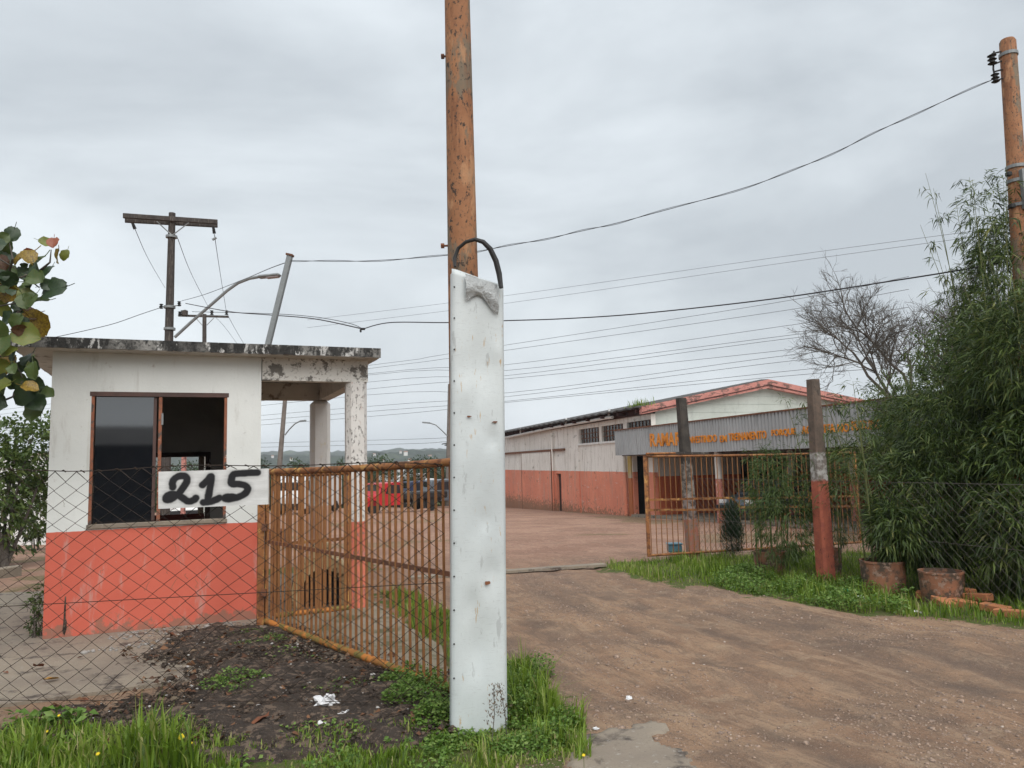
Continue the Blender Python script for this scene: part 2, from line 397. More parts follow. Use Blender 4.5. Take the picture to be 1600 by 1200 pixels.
# ------------------------------------------------------------------ foliage builders
def unit(a): return a / np.maximum(np.linalg.norm(a, axis=-1, keepdims=True), 1e-9)
def leaves(name, pos, d, Ln, Wd, mt, parent=None, droop=.25, tint=None, fold=.25, up=None):
    """each leaf: 6 verts, 4 triangles-ish (2 quads + tip) bent along its length"""
    n = len(pos); pos = np.asarray(pos, float); d = unit(np.asarray(d, float))
    Ln = np.broadcast_to(Ln, (n,)); Wd = np.broadcast_to(Wd, (n,))
    if up is None: up = unit(RNG.normal(size=(n, 3)) * .6 + np.array([0, 0, 1]))
    s = unit(np.cross(d, up)); nn = np.cross(s, d)
    g = np.array([0, 0, -1.0])
    mid = pos + d * (Ln * .45)[:, None] + g * (droop * Ln * .12)[:, None]
    tip = pos + d * Ln[:, None] + g * (droop * Ln * .6)[:, None]
    a = mid + s * (Wd * .5)[:, None] + nn * (Wd * fold)[:, None]; b = mid - s * (Wd * .5)[:, None] + nn * (Wd * fold)[:, None]
    V = np.stack([pos, a, mid, b, tip], 1).reshape(-1, 3)
    o = np.arange(n)[:, None] * 5
    F = np.concatenate([o + np.array([[0, 1, 2]]), o + np.array([[0, 2, 3]]), o + np.array([[2, 1, 4]]), o + np.array([[3, 2, 4]])], 0)
    if tint is None: tint = RNG.random(n)
    return npmesh(name, V, F, mt, parent, {'tint': np.repeat(np.clip(tint, 0, 1), 5)})
def grass(name, pos, H, mt, parent=None, wid=.006, lean=.5, tint=None):
    n = len(pos); pos = np.asarray(pos, float); H = np.broadcast_to(H, (n,))
    a = RNG.random(n) * 2 * np.pi; ln = RNG.random(n) * lean
    hd = np.stack([np.cos(a), np.sin(a), np.zeros(n)], 1); sd_ = np.stack([-np.sin(a), np.cos(a), np.zeros(n)], 1)
    wv = sd_ * (wid * (.6 + .8 * RNG.random(n)))[:, None]
    z = np.array([0, 0, 1.0])
    m = pos + z * (H * .55)[:, None] + hd * (H * ln * .3)[:, None]
    t = pos + z * (H * (1 - .35 * ln))[:, None] + hd * (H * ln * .95)[:, None]
    V = np.stack([pos - wv, pos + wv, m - wv * .8, m + wv * .8, t], 1).reshape(-1, 3)
    o = np.arange(n)[:, None] * 5
    F = np.concatenate([o + np.array([[0, 1, 3]]), o + np.array([[0, 3, 2]]), o + np.array([[2, 3, 4]])], 0)
    if tint is None: tint = RNG.random(n)
    return npmesh(name, V, F, mt, parent, {'tint': np.repeat(np.clip(tint, 0, 1), 5)})
def blob(n, c, r, hollow=.5):
    p = unit(RNG.normal(size=(n, 3))) * (hollow + (1 - hollow) * RNG.random((n, 1)) ** .6)
    return np.array(c) + p * np.array(r)
def inpoly(x, y, poly):
    c = np.zeros(x.shape, bool); k = len(poly)
    for i in range(k):
        x1, y1 = poly[i][0], poly[i][1]; x2, y2 = poly[(i + 1) % k][0], poly[(i + 1) % k][1]
        c ^= ((y1 > y) != (y2 > y)) & (x < (x2 - x1) * (y - y1) / (y2 - y1 + 1e-12) + x1)
    return c
def polydist(x, y, poly):
    """signed distance, positive inside"""
    d = np.full(x.shape, 1e9); k = len(poly)
    for i in range(k):
        ax, ay = poly[i][0], poly[i][1]; bx, by = poly[(i + 1) % k][0], poly[(i + 1) % k][1]
        ex, ey = bx - ax, by - ay; t = np.clip(((x - ax) * ex + (y - ay) * ey) / (ex * ex + ey * ey + 1e-12), 0, 1)
        d = np.minimum(d, np.hypot(x - ax - t * ex, y - ay - t * ey))
    return np.where(inpoly(x, y, poly), d, -d)
def scatter_poly(poly, n, wob=.12):
    xs = [p[0] for p in poly]; ys = [p[1] for p in poly]
    x = RNG.uniform(min(xs) - .2, max(xs) + .2, n * 3); y = RNG.uniform(min(ys) - .2, max(ys) + .2, n * 3)
    d = polydist(x, y, poly) + (fbm(x * 3, y * 3, 3, 5) - .5) * 2 * wob
    k = d > 0
    return x[k][:n], y[k][:n], d[k][:n]

# ------------------------------------------------------------------ zones in plan (metres)
xy = lambda q: (q.x, q.y)
VERGE = [xy(Zp(*q)) for q in [(925, 884), (1000, 903), (1100, 918), (1200, 934), (1300, 952), (1420, 966), (1520, 975), (1640, 985)]] + [(9, 6.0), (9, 13), (4.5, 13.6), (2.2, 12.9), (1.5, 12.5)]
FGRASS = [xy(Zp(*q)) for q in [(-80, 1140), (60, 1135), (180, 1150), (260, 1140), (330, 1152), (420, 1158), (520, 1138), (600, 1140), (700, 1125), (800, 1040), (860, 1090), (890, 1140), (868, 1190)]] + [(.15, 3.4), (-6.5, 3.4), (-6.5, 5.0)]
PATCH = [xy(Zp(*q)) for q in [(590, 925), (640, 925), (705, 965), (800, 1040), (790, 1110), (706, 1090), (690, 1015), (640, 985)]]
SOIL = [xy(Zp(*q)) for q in [(285, 992), (400, 982), (470, 990), (560, 1035), (690, 1080), (705, 1150), (520, 1175), (330, 1185), (150, 1170), (0, 1160), (-60, 1150), (60, 1135), (190, 1105), (255, 1080), (300, 1060), (230, 1030)]]

TRK = [Zp(*q) for q in [(1900, 1240), (1600, 1135), (1300, 1050), (1090, 980), (960, 928), (880, 893), (838, 868), (815, 840)]] + [Vector((-.4, 22, 0)), Vector((-2.2, 34, 0))]
def flow(x, y):
    bd_ = np.full(x.shape, 1e9); uu_ = np.zeros(x.shape); vv_ = np.zeros(x.shape); acc = 0.0
    pp = [np.array([q.x, q.y]) for q in TRK]
    for _ in range(2):
        qn = [pp[0]]
        for i in range(len(pp) - 1): qn += [pp[i] * .75 + pp[i + 1] * .25, pp[i] * .25 + pp[i + 1] * .75]
        qn.append(pp[-1]); pp = qn
    for i in range(len(pp) - 1):
        a, b = pp[i], pp[i + 1]; e = b - a; L2 = e @ e; Ls_ = L2 ** .5
        t = ((x - a[0]) * e[0] + (y - a[1]) * e[1]) / L2; t = np.clip(t, 0 if i else -9, 1 if i < len(pp) - 2 else 9)
        dx, dy = x - a[0] - t * e[0], y - a[1] - t * e[1]; d = np.hypot(dx, dy); sg_ = np.sign(e[0] * dy - e[1] * dx)
        k = d < bd_; bd_ = np.where(k, d, bd_); uu_ = np.where(k, d * sg_, uu_); vv_ = np.where(k, acc + t * Ls_, vv_); acc += Ls_
    return uu_, vv_
def ruts(u, v):
    r = 0
    for i, (c, w_, h) in enumerate(((-1.55, .10, .8), (-.85, .13, 1), (-.35, .10, .8), (.25, .13, 1), (.75, .11, .8), (1.35, .13, 1), (2.0, .12, .7))):
        m = c + (vnoise(v * .28 + i * 7, v * 0 + i, 3) - .5) * .55; g = np.exp(-((u - m) / w_) ** 2) - .75 * np.exp(-((np.abs(u - m) - w_ * 2.1) / (w_ * .7)) ** 2)
        r = r + h * g * (.35 + .9 * vnoise(v * .6 + i * 3, v * 0 + 5, 4))
    return r
def zone_z(x, y):
    s = np.maximum(0, y - 11.0)
    z = np.where(s < 90, -0.036 * s, -3.24 - 0.004 * (s - 90))
    return z
BA = math.radians(33)
def ground_z(x, y):
    z = zone_z(x, y)
    near = 1 - sst(14, 26, y)
    drive = near * sst(.1, .9, x - (-.25 + (y - 4.2) * .02)) 
    u, v = flow(x, y)
    z = z - .013 * drive * np.clip(ruts(u, v), -1, 1)
    z = z + drive * ((fbm(u * 2.2, v * .45, 3, 9) - .5) * .026 + (fbm(u * 6, v * 2.5, 3, 4) - .5) * .016)
    z = z + near * (fbm(x * 1.1, y * 1.1, 3, 2) - .5) * .03 * sst(0, 1, x + .2) + near * (fbm(x * 8, y * 8, 3, 3) - .5) * .018
    for (px, py, r, h) in ((1140, 1057, .32, .05), (1500, 1010, .45, .06), (1400, 1030, .4, .045), (1210, 1090, .5, -.05), (985, 920, .5, -.035)):
        q = Zp(px, py); z = z + h * np.exp(-(((x - q.x) / r) ** 2 + ((y - q.y) / r) ** 2))
    ds = polydist(x, y, SOIL)
    z = z + sst(-.05, .35, ds) * (.015 + .045 * fbm(x * 3, y * 3, 3, 21)) 
    return z

# ------------------------------------------------------------------ ground
def ladder(a, b, step, grow, far0, far1):
    mid = list(np.arange(a, b, step)); up_ = []; s = step; q = b
    while q < far1: up_.append(q); s *= grow; q += s
    up_.append(far1); dn = []; s = step; q = a - step
    while q > far0: dn.append(q); s *= grow; q -= s
    dn.append(far0)
    return np.array(dn[::-1] + mid + up_)
gx = ladder(-6.5, 7.5, .045, 1.12, -2200, 2200)
gy = ladder(3.2, 13.5, .045, 1.07, -300, 2600)
X, Y = np.meshgrid(gx, gy)
Zg = ground_z(X, Y)
u, v = flow(X, Y)
rutm = np.clip(-ruts(u, v), -1, 1) * (1 - sst(12, 20, Y)) + 0
rutm = rutm * (1.8 * sst(.3, .7, fbm(X * 4, Y * 4, 4, 14)))
# masks: r = green turf, g = dark gravel, b = pink yard, (paved grey patch in second layer)
nz1 = fbm(X * 1.3, Y * 1.3, 4, 31); nz2 = fbm(X * 5, Y * 5, 3, 33)
turf = np.maximum.reduce([sst(-.12, .12, polydist(X, Y, p_) + (nz2 - .5) * .5) for p_ in (VERGE, FGRASS, PATCH)])
far_turf = sst(.60, .68, fbm(X * .22, Y * .22, 4, 41) + .12 * sst(1.5, 5, X - (.2 * (30 - Y) * .25)) ) * sst(12.5, 14, Y) * .75
far_turf = np.maximum(far_turf, sst(64, 76, Y + 4 * nz1))
far_turf = np.maximum(far_turf, .8 * sst(.44, .56, nz1) * sst(-5.2, -6.5, X) * sst(8, 9.5, Y) * (1 - sst(30, 40, Y)))
strip = [(-1.9, 12.4), (-4.3, 10.9), (-5.2, 12.6), (-2.6, 14.2)]
far_turf = np.maximum(far_turf, sst(-.2, .3, polydist(X, Y, strip) + (nz2 - .5) * .6))
turf = np.maximum(turf, far_turf * np.where(Y < 60, .62, 1.0))
grav = sst(.50, .66, fbm(u * 1.5, v * .3, 4, 51)) * .8 + sst(.56, .64, nz1) * .3
pink = sst(8.5, 16.0, Y + 1.2 * (nz1 - .5) - .25 * X)
idx = np.arange(X.size).reshape(X.shape)
F4 = np.stack([idx[:-1, :-1], idx[:-1, 1:], idx[1:, 1:], idx[1:, :-1]], -1).reshape(-1, 4)
gb = NB('ground_earth')
msk = gb.n('ShaderNodeSeparateColor'); gb.l(gb.attr('mask', 'Color'), msk.inputs[0])
nA = gb.noise(1.6, 8, .65); nB = gb.noise(38, 5, .7); tcs = gb.tc; gb.tc = gb.attr('flow', 'Vector')
nC = gb.noise(3.0, 9, .72, stretch=(1.9, .50, 1), dist=.9); nE = gb.noise(5.0, 9, .74, stretch=(1.8, .42, 1), loc=(9, 2, 0), dist=.8); gb.tc = tcs; nD = gb.noise(140, 3, .6)
dirt = gb.mix(gb.ramp(nA, .36, .64), (.36, .228, .142), (.265, .163, .106))
dirt = gb.mix(gb.math('MULTIPLY', gb.ramp(gb.noise(.55, 5, .62, loc=(2, 5, 0), dist=.6), .47, .58), .5), dirt, (.165, .108, .078))
dirt = gb.mix(gb.math('MULTIPLY', gb.ramp(nC, .47, .62), .45), dirt, (.48, .34, .225))
dirt = gb.mix(gb.math('MULTIPLY', gb.ramp(nE, .51, .60), .5), dirt, (.155, .108, .08))
dirt = gb.mix(gb.math('MULTIPLY', gb.ramp(gb.noise(1.3, 10, .75, loc=(4, 7, 0)), .51, .59), .45), dirt, (.18, .127, .096))
dirt = gb.mix(gb.math('MULTIPLY', gb.ramp(gb.noise(2.2, 9, .7, loc=(14, 3, 0)), .57, .63), .5), dirt, (.39, .29, .20))
rut = gb.attr('rut')
dirt = gb.mix(gb.math('MULTIPLY', gb.math('MAXIMUM', rut, 0.0), .22), dirt, (.36, .25, .165))
dirt = gb.mix(gb.math('MULTIPLY', gb.math('MAXIMUM', gb.math('MULTIPLY', rut, -1.0), 0.0), .38), dirt, (.12, .088, .07))
gf = gb.math('MULTIPLY', msk.outputs[1], gb.ramp(gb.math('ADD', nB, gb.math('MULTIPLY', nD, .4)), .42, .85))
dirt = gb.mix(gb.math('MULTIPLY', gf, .7), dirt, (.125, .096, .08))
dirt = gb.mix(gb.math('MULTIPLY', gb.ramp(nD, .56, .66), .55), dirt, (.40, .31, .24))
dirt = gb.mix(gb.math('MULTIPLY', gb.ramp(nB, .55, .66), .42), dirt, (.14, .10, .076))
dirt = gb.mix(gb.math('MULTIPLY', gb.ramp(gb.noise(85, 4, .7, loc=(3, 3, 3)), .56, .64), .42), dirt, (.11, .083, .067))
yard = gb.mix(gb.ramp(gb.noise(.5, 8, .65), .38, .62), (.385, .235, .168), (.29, .17, .122))
yard = gb.mix(gb.math('MULTIPLY', gb.ramp(gb.noise(16, 6, .7), .50, .62), .65), yard, (.19, .115, .086))
yard = gb.mix(gb.math('MULTIPLY', gb.ramp(gb.noise(1.6, 5, .7, loc=(5, 9, 0)), .52, .62), .5), yard, (.22, .145, .105))
yard = gb.mix(gb.math('MULTIPLY', gb.ramp(nC, .52, .62), .3), yard, (.46, .31, .23))
dirt = gb.mix(msk.outputs[2], dirt, yard)
turfc = gb.mix(gb.ramp(gb.noise(9, 6, .7), .38, .62), (.075, .115, .022), (.115, .105, .045))
tf = gb.ramp(gb.math('ADD', msk.outputs[0], gb.math('MULTIPLY', gb.math('SUBTRACT', nB, .5), .7)), .35, .65)
gb.col(gb.mix(tf, dirt, turfc))
hb = gb.math('ADD', gb.math('ADD', gb.math('MULTIPLY', nB, .7), gb.math('MULTIPLY', nD, .35)), gb.math('MULTIPLY', nC, .5))
gb.bump(hb, 1.0, .035)
M['ground'] = gb.fin(.92, 0, .2)
ground = npmesh('ground', np.stack([X, Y, Zg], -1).reshape(-1, 3), F4, M['ground'], None, {'mask': np.stack([turf, np.clip(grav, 0, 1), pink], -1).reshape(-1, 3), 'flow': np.stack([u, v, u * 0], -1).reshape(-1, 3), 'rut': rutm.ravel()}, smooth=True)
tag(ground, 'tan dirt driveway and reddish yard sloping away', 'ground', kind='structure')

# ------------------------------------------------------------------ booth frame (front edge direction)
B0, B1 = Zp(66, 1003), Zp(405, 970)
bd = (B1 - B0).normalized(); BW = (B1 - B0).length
bn = Vector((-bd.y, bd.x, 0))                                   # pointing back
MBOOTH = Matrix(((bd.x, bn.x, 0, B0.x), (bd.y, bn.y, 0, B0.y), (0, 0, 1, 0), (0, 0, 0, 1)))
MBI = MBOOTH.inverted()
WH_, BD_ = 2.80, 2.5                                              # wall height, depth
COLX = (MBI @ Zp(560, 955)).x
COLB = 2.62
def Bp(px, py, yl=0.0):
    """pixel -> booth local point on the plane y = yl"""
    o = MBI @ CAM; d = MBI.to_3x3() @ ray(px, py); t = (yl - o.y) / d.y; return o + d * t
def wall_holes(mb, W, H, T, holes, x0=0.0, z0=0.0, y0=0.0):
    """slab in xz plane from y0 to y0+T with rectangular holes (xa, xb, za, zb)"""
    xs = sorted({x0, x0 + W, *[h[0] for h in holes], *[h[1] for h in holes]}); zs = sorted({z0, z0 + H, *[h[2] for h in holes], *[h[3] for h in holes]})
    nx, nz = len(xs) - 1, len(zs) - 1
    solid = [[not any(h[0] - 1e-6 <= xs[i] and xs[i + 1] <= h[1] + 1e-6 and h[2] - 1e-6 <= zs[j] and zs[j + 1] <= h[3] + 1e-6 for h in holes) for j in range(nz)] for i in range(nx)]
    V = []; F = []; ix = {}
    def vid(i, j, k):
        if (i, j, k) not in ix: ix[(i, j, k)] = len(V); V.append((xs[i], y0 + T * k, zs[j]))
        return ix[(i, j, k)]
    for i in range(nx):
        for j in range(nz):
            if not solid[i][j]: continue
            F.append([vid(i, j, 0), vid(i + 1, j, 0), vid(i + 1, j + 1, 0), vid(i, j + 1, 0)])
            F.append([vid(i, j, 1), vid(i, j + 1, 1), vid(i + 1, j + 1, 1), vid(i + 1, j, 1)])
            if i == 0 or not solid[i - 1][j]: F.append([vid(i, j, 0), vid(i, j + 1, 0), vid(i, j + 1, 1), vid(i, j, 1)])
            if i == nx - 1 or not solid[i + 1][j]: F.append([vid(i + 1, j, 0), vid(i + 1, j, 1), vid(i + 1, j + 1, 1), vid(i + 1, j + 1, 0)])
            if j == 0 or not solid[i][j - 1]: F.append([vid(i, j, 0), vid(i, j, 1), vid(i + 1, j, 1), vid(i + 1, j, 0)])
            if j == nz - 1 or not solid[i][j + 1]: F.append([vid(i, j + 1, 0), vid(i + 1, j + 1, 0), vid(i + 1, j + 1, 1), vid(i, j + 1, 1)])
    return mb.add(V, F)

# ------------------------------------------------------------------ paved areas
pv = MB(MBOOTH)
pv.prism([(-3.5, -2.45, -.1), (2.6, -2.15, -.1), (2.75, -.02, -.1), (COLX + .25, -.1, -.1), (COLX + .35, 3.4, -.1), (-.2, 3.4, -.1), (-3.5, 4.4, -.1)], (0, 0, .125))
pave = pv.build('pavement', M['conc'])
tag(pave, 'worn tan concrete paving around the guard booth', 'pavement', kind='structure')
pa = MB(); a_ = [Zp(430, 968), Zp(545, 950), Zp(580, 940), Zp(640, 985), Zp(690, 1015), Zp(700, 1055), Zp(680, 1070), Zp(560, 1030)]
pa.prism([(q.x, q.y, -.05) for q in a_], (0, 0, .085))
tag(pa.build('gate_apron', M['conc_moss']), 'mossy grey concrete apron under the open gate', 'pavement', kind='structure')
tk = MB(); q0, q1 = Zp(640, 905), Zp(945, 884); dq = (q1 - q0).normalized(); nq = Vector((-dq.y, dq.x, 0)) * .09
tk.prism([tuple(q0 - nq), tuple(q1 - nq), tuple(q1 + nq), tuple(q0 + nq)], (0, 0, .035))
tag(tk.build('gate_track', M['conc']), 'low concrete strip for the sliding gate across the driveway', 'kerb', kind='structure')
kb = MB(); q = [Zp(-40, 905), Zp(30, 893)]
kb.box((q[0] + q[1]) / 2, ((q[1] - q[0]).length, .14, .22), Euler((0, 0, math.atan2(q[1].y - q[0].y, q[1].x - q[0].x))).to_matrix(), .02)
tag(kb.build('kerb', M['conc']), 'short concrete kerb in the weeds left of the booth', 'kerb', kind='structure')
rem = [xy(Zp(*q)) for q in [(885, 1240), (905, 1165), (960, 1140), (1020, 1138), (1050, 1165), (1075, 1195), (1110, 1240)]]
rx, ry = np.meshgrid(np.arange(.1, 1.6, .025), np.arange(3.6, 5.2, .025)); rd = polydist(rx, ry, rem) + (fbm(rx * 5, ry * 5, 4, 66) - .5) * .35
rz_ = ground_z(rx, ry) * .6 + np.where(rd > -.03, .012, -.03) + .006 * fbm(rx * 10, ry * 10, 3, 6); ri = np.arange(rx.size).reshape(rx.shape); rF = np.stack([ri[:-1, :-1], ri[:-1, 1:], ri[1:, 1:], ri[1:, :-1]], -1).reshape(-1, 4); rF = rF[(rd.ravel()[rF] > -.03).any(1)]
tag(npmesh('paving_remnant', np.stack([rx, ry, rz_], -1).reshape(-1, 3), rF, M['conc'], smooth=True), 'worn grey paving remnant in the dirt at the bottom of the driveway', 'pavement', kind='structure')

# ------------------------------------------------------------------ guard booth
booth = thing('guard_booth', 'small white and coral guard booth with flat concrete roof and open window', 'booth', tuple(B0))
wl, wr = Bp(140, 720).x, Bp(354, 720).x
wb, wt = Bp(240, 822).z, Bp(240, 613).z
mb = MB(MBOOTH); wall_holes(mb, BW, WH_, .14, [(wl, wr, wb, wt)])
fwall = mb.build('front_wall', M['booth'], booth)
dl, dr = Bp(230, 720, BD_).x, Bp(321, 720, BD_).x
dt = Bp(300, 714, BD_).z
mb = MB(MBOOTH); wall_holes(mb, BW, WH_, .14, [(dl, dr, 0.05, dt)], y0=BD_ - .14)
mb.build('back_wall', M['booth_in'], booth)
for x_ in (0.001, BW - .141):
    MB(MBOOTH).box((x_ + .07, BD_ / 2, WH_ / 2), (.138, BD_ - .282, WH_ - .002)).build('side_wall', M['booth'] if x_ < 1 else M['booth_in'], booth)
lm = MB(MBOOTH); lm.box((BW + .004, BD_ / 2, WH_ / 2 - .02), (.006, BD_ - .3, WH_ - .05)); lm.build('outer_plaster', M['booth'], booth)
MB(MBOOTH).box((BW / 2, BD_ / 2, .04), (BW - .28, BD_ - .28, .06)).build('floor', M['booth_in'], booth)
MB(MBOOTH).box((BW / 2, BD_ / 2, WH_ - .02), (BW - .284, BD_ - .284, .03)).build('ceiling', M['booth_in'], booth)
# window
wf = MB(MBOOTH); fx = .028
wf.box(((wl + wr) / 2, .035, wt - .022), (wr - wl + .03, .075, .045)); 
win = wf.build('window', M['frame_dark'], booth)
for (xa, xb, za, zb) in ((wl, wl + fx, wb + .05, wt - .046), (wr - fx, wr, wb + .05, wt - .046)):
    MB(MBOOTH).box(((xa + xb) / 2, .035, (za + zb) / 2), (xb - xa, .06, zb - za)).build('frame', M['frame'], win)
mx_ = Bp(249, 720).x
MB(MBOOTH).box((mx_, .030, (wb + wt) / 2), (.032, .07, wt - wb - .10)).build('mullion', M['frame'], win)
MB(MBOOTH).box((mx_ - .05, .045, (wb + wt) / 2), (.03, .05, wt - wb - .11)).build('mullion', M['frame_dark'], win)
MB(MBOOTH).box(((wl + wr) / 2, .030, wb + .022), (wr - wl + .02, .11, .044), bev=.006).build('sill', M['conc'], win)
gl = NB('dark_glass'); gl.col((.006, .008, .011)); gl.fin(.04, 0, .5); gl.bs.inputs['IOR'].default_value = 2.3
M['pane'] = gl.m
MB(MBOOTH).box(((wl + mx_) / 2 - .01, .04, (wb + wt) / 2), (mx_ - wl - .10, .006, wt - wb - .10)).build('pane', M['pane'], win)
MB(MBOOTH).box((mx_ + .02, -.01, Bp(252, 655).z), (.018, .012, .12)).build('latch', M['galv'], win)
# back door frame and half door
df = MB(MBOOTH)
for (xa, xb, za, zb) in ((dr - .0, dr + .06, .05, dt + .06), (dl - .06, dl, .05, dt + .06), (dl, dr, dt, dt + .06)):
    df.box(((xa + xb) / 2, BD_ - .16, (za + zb) / 2), (xb - xa, .05, zb - za))
dfo = df.build('door_frame', M['door_dark'], booth)
hz = Bp(300, 802, BD_).z
MB(MBOOTH).box(((dl + dr) / 2, BD_ - .10, (hz + .06) / 2), (dr - dl - .01, .04, hz - .06)).build('half_door', mat('maroon_paint', (.10, .02, .015), (.07, .015, .012), 3), booth)
for x_ in (dr - .05, dl + .05):
    MB(MBOOTH).box((x_, BD_ + .06, 1.0), (.07, .12, dt * 2 - 2.0 if dt < 1 else dt - .06)).build('door_jamb', M['conc'], booth)
# roof slab, beams, columns
s0, s1 = MBI @ Zp(22, 546, WH_), MBI @ Zp(599, 556, WH_)
SF = (s0.y + s1.y) / 2
rs = MB(MBOOTH); rs.prism([(s0.x, SF, WH_), (s1.x, SF, WH_), (s1.x, COLB + .35, WH_), (s0.x, COLB + .35, WH_)], (0, 0, .10))
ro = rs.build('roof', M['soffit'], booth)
hz_ = .10
e = MB(MBOOTH); nseg = 60
pts = [(s0.x - .012, SF - .012), (s1.x + .012, SF - .012), (s1.x + .012, COLB + .362), (s0.x - .012, COLB + .362)]
for k in range(4):
    (xa, ya), (xb, yb) = pts[k], pts[(k + 1) % 4]
    for i in range(nseg):
        t0, t1 = i / nseg, (i + 1) / nseg
        x0_, y0_ = xa + (xb - xa) * t0, ya + (yb - ya) * t0; x1_, y1_ = xa + (xb - xa) * t1, ya + (yb - ya) * t1
        j0 = [random.uniform(-.005, .005) for _ in range(2)]
        e.add([(x0_, y0_, WH_ + .006 + random.uniform(-.006, .004)), (x1_, y1_, WH_ + .006 + random.uniform(-.006, .004)), (x1_, y1_, WH_ + .108), (x0_, y0_, WH_ + .108)], [(0, 1, 2, 3)])
e.add([(p_[0], p_[1], WH_ + .1085) for p_ in pts], [(0, 1, 2, 3)])
e.build('slab_edge', M['slab'], ro)
bz = WH_ - .25
MB(MBOOTH).box(((BW + COLX + .12) / 2 + .0045, .075, WH_ - .125), (COLX + .12 - BW - .009, .15, .249)).build('beam', M['beam'], booth)
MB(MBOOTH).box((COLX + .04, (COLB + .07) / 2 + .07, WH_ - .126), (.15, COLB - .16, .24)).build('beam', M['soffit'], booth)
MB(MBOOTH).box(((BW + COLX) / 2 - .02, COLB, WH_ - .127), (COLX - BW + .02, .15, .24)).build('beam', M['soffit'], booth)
def octo(cx, cy, r, z0, z1, n=8): return [(cx + r * math.cos(math.pi * (2 * k + 1) / n) , cy + r * math.sin(math.pi * (2 * k + 1) / n), z0) for k in range(n)]
c1 = MB(MBOOTH); c1.prism(octo(COLX, .10, .125, .0, 1, 10), (0, 0, bz - .001)); c1.build('column', M['column'], booth)
c2 = MB(MBOOTH); c2.box((COLX - .01, COLB, (bz - .001) / 2), (.27, .24, bz - .001), bev=.05); c2.build('column', M['column_back'], booth)
cr_ = MB(MBOOTH); q = Bp(101, 960); rr = random.Random(3)
zz = q.z + .17
cr_.add([(q.x - .004, -.004, zz), (q.x + .008, -.004, zz), (q.x + .010, -.004, zz - .2), (q.x + .022, -.004, zz - .24), (q.x + .02, -.004, zz - .31), (q.x + .004, -.004, zz - .37), (q.x - .014, -.004, zz - .33), (q.x - .008, -.004, zz - .22)], [tuple(range(8))])
cr_.build('plaster_crack', M['soil'], fwall)

# ------------------------------------------------------------------ chipped cream base, kennel, crate
kq = Zp(498, 955)
ken = thing('dog_kennel', 'weathered ochre dog kennel with arched dark opening behind the gate bars', 'kennel', tuple(kq))
kM = Matrix.Translation(kq + Vector((0, .15, .03))) @ Matrix.Rotation(.25, 4, 'Z') @ Matrix.Scale(1.12, 4)
sh = []; nn_ = 14
for i in range(nn_ + 1):
    a = math.pi * i / nn_; sh.append((.30 * math.cos(a), 0, .16 + .32 * math.sin(a) ** .9 if i not in (0, nn_) else .16))
outer = [(.30, 0, 0)] + sh + [(-.30, 0, 0)]
inner = [(.19, 0, .0)] + [(.19 * math.cos(math.pi * i / 10), 0, .17 + .20 * math.sin(math.pi * i / 10)) for i in range(11)] + [(-.19, 0, 0)]
kb_ = MB(kM); no = len(outer); ni = len(inner)
kb_.add(outer + [(p_[0], .62, p_[2]) for p_ in outer], [(i, i + 1, i + 1 + no, i + no) for i in range(no - 1)] + [tuple(range(no, 2 * no))])
shell = kb_.build('shell', M['ochre'], ken)
fr = MB(kM); step = []
oi = [outer[int(round(i * (no - 1) / (ni - 1)))] for i in range(ni)]
fr.add([(p_[0], -.01, p_[2]) for p_ in oi] + [(p_[0], -.01, p_[2]) for p_ in inner] + [(p_[0], .10, p_[2]) for p_ in inner], [(i, i + 1, i + 1 + ni, i + ni) for i in range(ni - 1)] + [(i + ni, i + 1 + ni, i + 1 + 2 * ni, i + 2 * ni) for i in range(ni - 1)])
fr.build('front', M['ochre'], ken)
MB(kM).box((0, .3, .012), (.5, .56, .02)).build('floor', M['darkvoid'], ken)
lin = MB(kM); lin.add([(p_[0] * .96, .12, p_[2] * .96) for p_ in outer], [tuple(range(no))]); lin.build('shade_board', M['darkvoid'], ken)  # black sheet filling the arch, painted as the shade inside the kennel
cp = MB(kM); cp.prism([(-.11, .02, .475), (.10, .02, .475), (.07, .02, .60), (.0, .02, .64), (-.08, .02, .59)], (0, .5, 0)); cp.build('ridge_cap', mat('cream_plaster', (.55, .44, .27), (.42, .32, .18), 6, stains=[((.12, .08, .05), 9, .62, .7)]), ken)
cq = G(431, 849)
cra = thing('slatted_crate', 'small dark slatted crate in the yard beyond the booth', 'crate', tuple(cq))
for i in range(5): MB().box(cq + Vector((0, 0, .04 + i * .075)), (.52, .3, .05)).build('slat', M['rail_dark'], cra)
for sx in (-1, 1): MB().box(cq + Vector((sx * .245, -.165, .19)), (.05, .03, .38)).build('post', M['galv'], cra)

